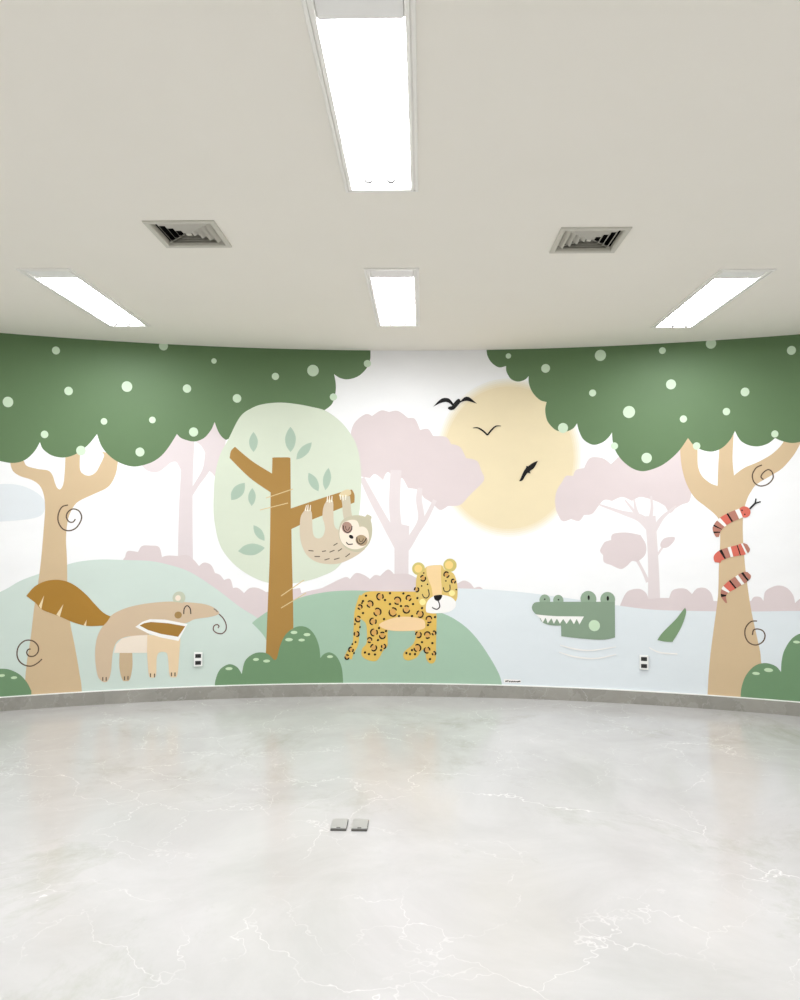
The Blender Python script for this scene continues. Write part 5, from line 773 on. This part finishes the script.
INFO = {
 'sky': ('painted_sky', None), 'cloud': ('painted_cloud', None), 'sun': ('painted_sun', 'large pale yellow sun'),
 'pinkA': ('painted_tree', 'faint pink tree in front of the sun'), 'pinkB': ('painted_tree', 'faint pink tree above the crocodile'), 'pinkC': ('painted_tree', 'faint pink tree under the left canopy'),
 'shrubL': ('painted_shrubs', 'pale pink shrubs behind the anteater hill'), 'shrubM': ('painted_shrubs', 'pale pink shrubs behind the jaguar'), 'shrubR': ('painted_shrubs', 'pale pink shrubs beyond the lake'),
 'lake': ('painted_lake', 'pale blue lake'), 'hillL': ('painted_hill', 'pale mint hill behind the anteater'), 'hillM': ('painted_hill', 'sage green hill under the jaguar'),
 'treeL': ('painted_tree', 'big tan tree at the left edge under a dark green dotted canopy'), 'treeR': ('painted_tree', 'big tan tree with a snake on it at the right'), 'treeM': ('painted_tree', 'brown tree with a round pale green crown'),
 'bushL': ('painted_bush', 'dark green bush at the far left'), 'bushM': ('painted_bush', 'dark green bush at the foot of the brown tree'), 'bushR': ('painted_bush', 'dark green bush at the far right'),
 'sloth': ('painted_sloth', 'beige sloth hanging from the branch'), 'anteater': ('painted_anteater', 'tan anteater with a bushy brown tail'), 'jaguar': ('painted_jaguar', 'yellow spotted jaguar'),
 'crocodile': ('painted_crocodile', 'green crocodile head with open jaws'), 'snake': ('painted_snake', 'red and white banded snake around the trunk'),
 'bird1': ('painted_bird', 'largest black bird, highest of the three'), 'bird2': ('painted_bird', 'thin black bird outline, middle of the three'), 'bird3': ('painted_bird', 'black bird tilted upwards, lowest of the three'),
 'signature': ('painted_signature', 'tiny dark signature by the skirting')}
recs = [ast.literal_eval(l) for l in DATA.strip().splitlines()]
order, groups = [], {}
for i, (part, sub, colr, kind, pts, w) in enumerate(recs):
    if part not in INFO: raise KeyError(part)
    if (part, None) not in groups: groups[(part, None)] = []; order.append((part, None))
    if (part, sub) not in groups: groups[(part, sub)] = []; order.append((part, sub))
    groups[(part, sub)].append((i, colr, kind, pts, w))
made = {}
for key in order:
    part, sub = key
    bm = bmesh.new(); cols = []
    for i, colr, kind, pts, w in groups[key]:
        if colr not in cols: cols.append(colr)
        patch(bm, outline(kind, pts, w), .0006+.000012*i, cols.index(colr))
    name = INFO[part][0] if sub is None else sub.split('#')[0]
    o = link(name, bm, [PM[c] for c in cols] or [PM['sky']], mural if sub is None else made[part])
    if sub is None:
        made[part] = o
        if INFO[part][1]: o['label'] = INFO[part][1]

# ------------------------------------------------------------------ camera, world, view
cam = bpy.data.cameras.new('camera'); co = bpy.data.objects.new('camera', cam); COL.objects.link(co)
p_, r_, y_ = .0252, -.0038, .029
X = Matrix.Rotation(p_, 3, 'X'); Y = Matrix.Rotation(r_, 3, 'Y'); Z = Matrix.Rotation(y_, 3, 'Z')
co.matrix_world = Matrix.Translation((0, 0, 1.4246)) @ (Z @ X @ Y @ Matrix.Rotation(math.pi/2, 3, 'X')).to_4x4()
cam.sensor_fit = 'HORIZONTAL'; cam.sensor_width = 36; cam.lens = 760/800*36; cam.clip_start = .05
scene.camera = co
w = bpy.data.worlds.new('world'); scene.world = w; w.use_nodes = True
w.node_tree.nodes['Background'].inputs['Color'].default_value = (.8, .85, .9, 1)
w.node_tree.nodes['Background'].inputs['Strength'].default_value = .3
vs = scene.view_settings
vs.view_transform = 'Standard'; vs.look = 'None'; vs.gamma = 1; vs.use_curve_mapping = False
vs.exposure = 0.66
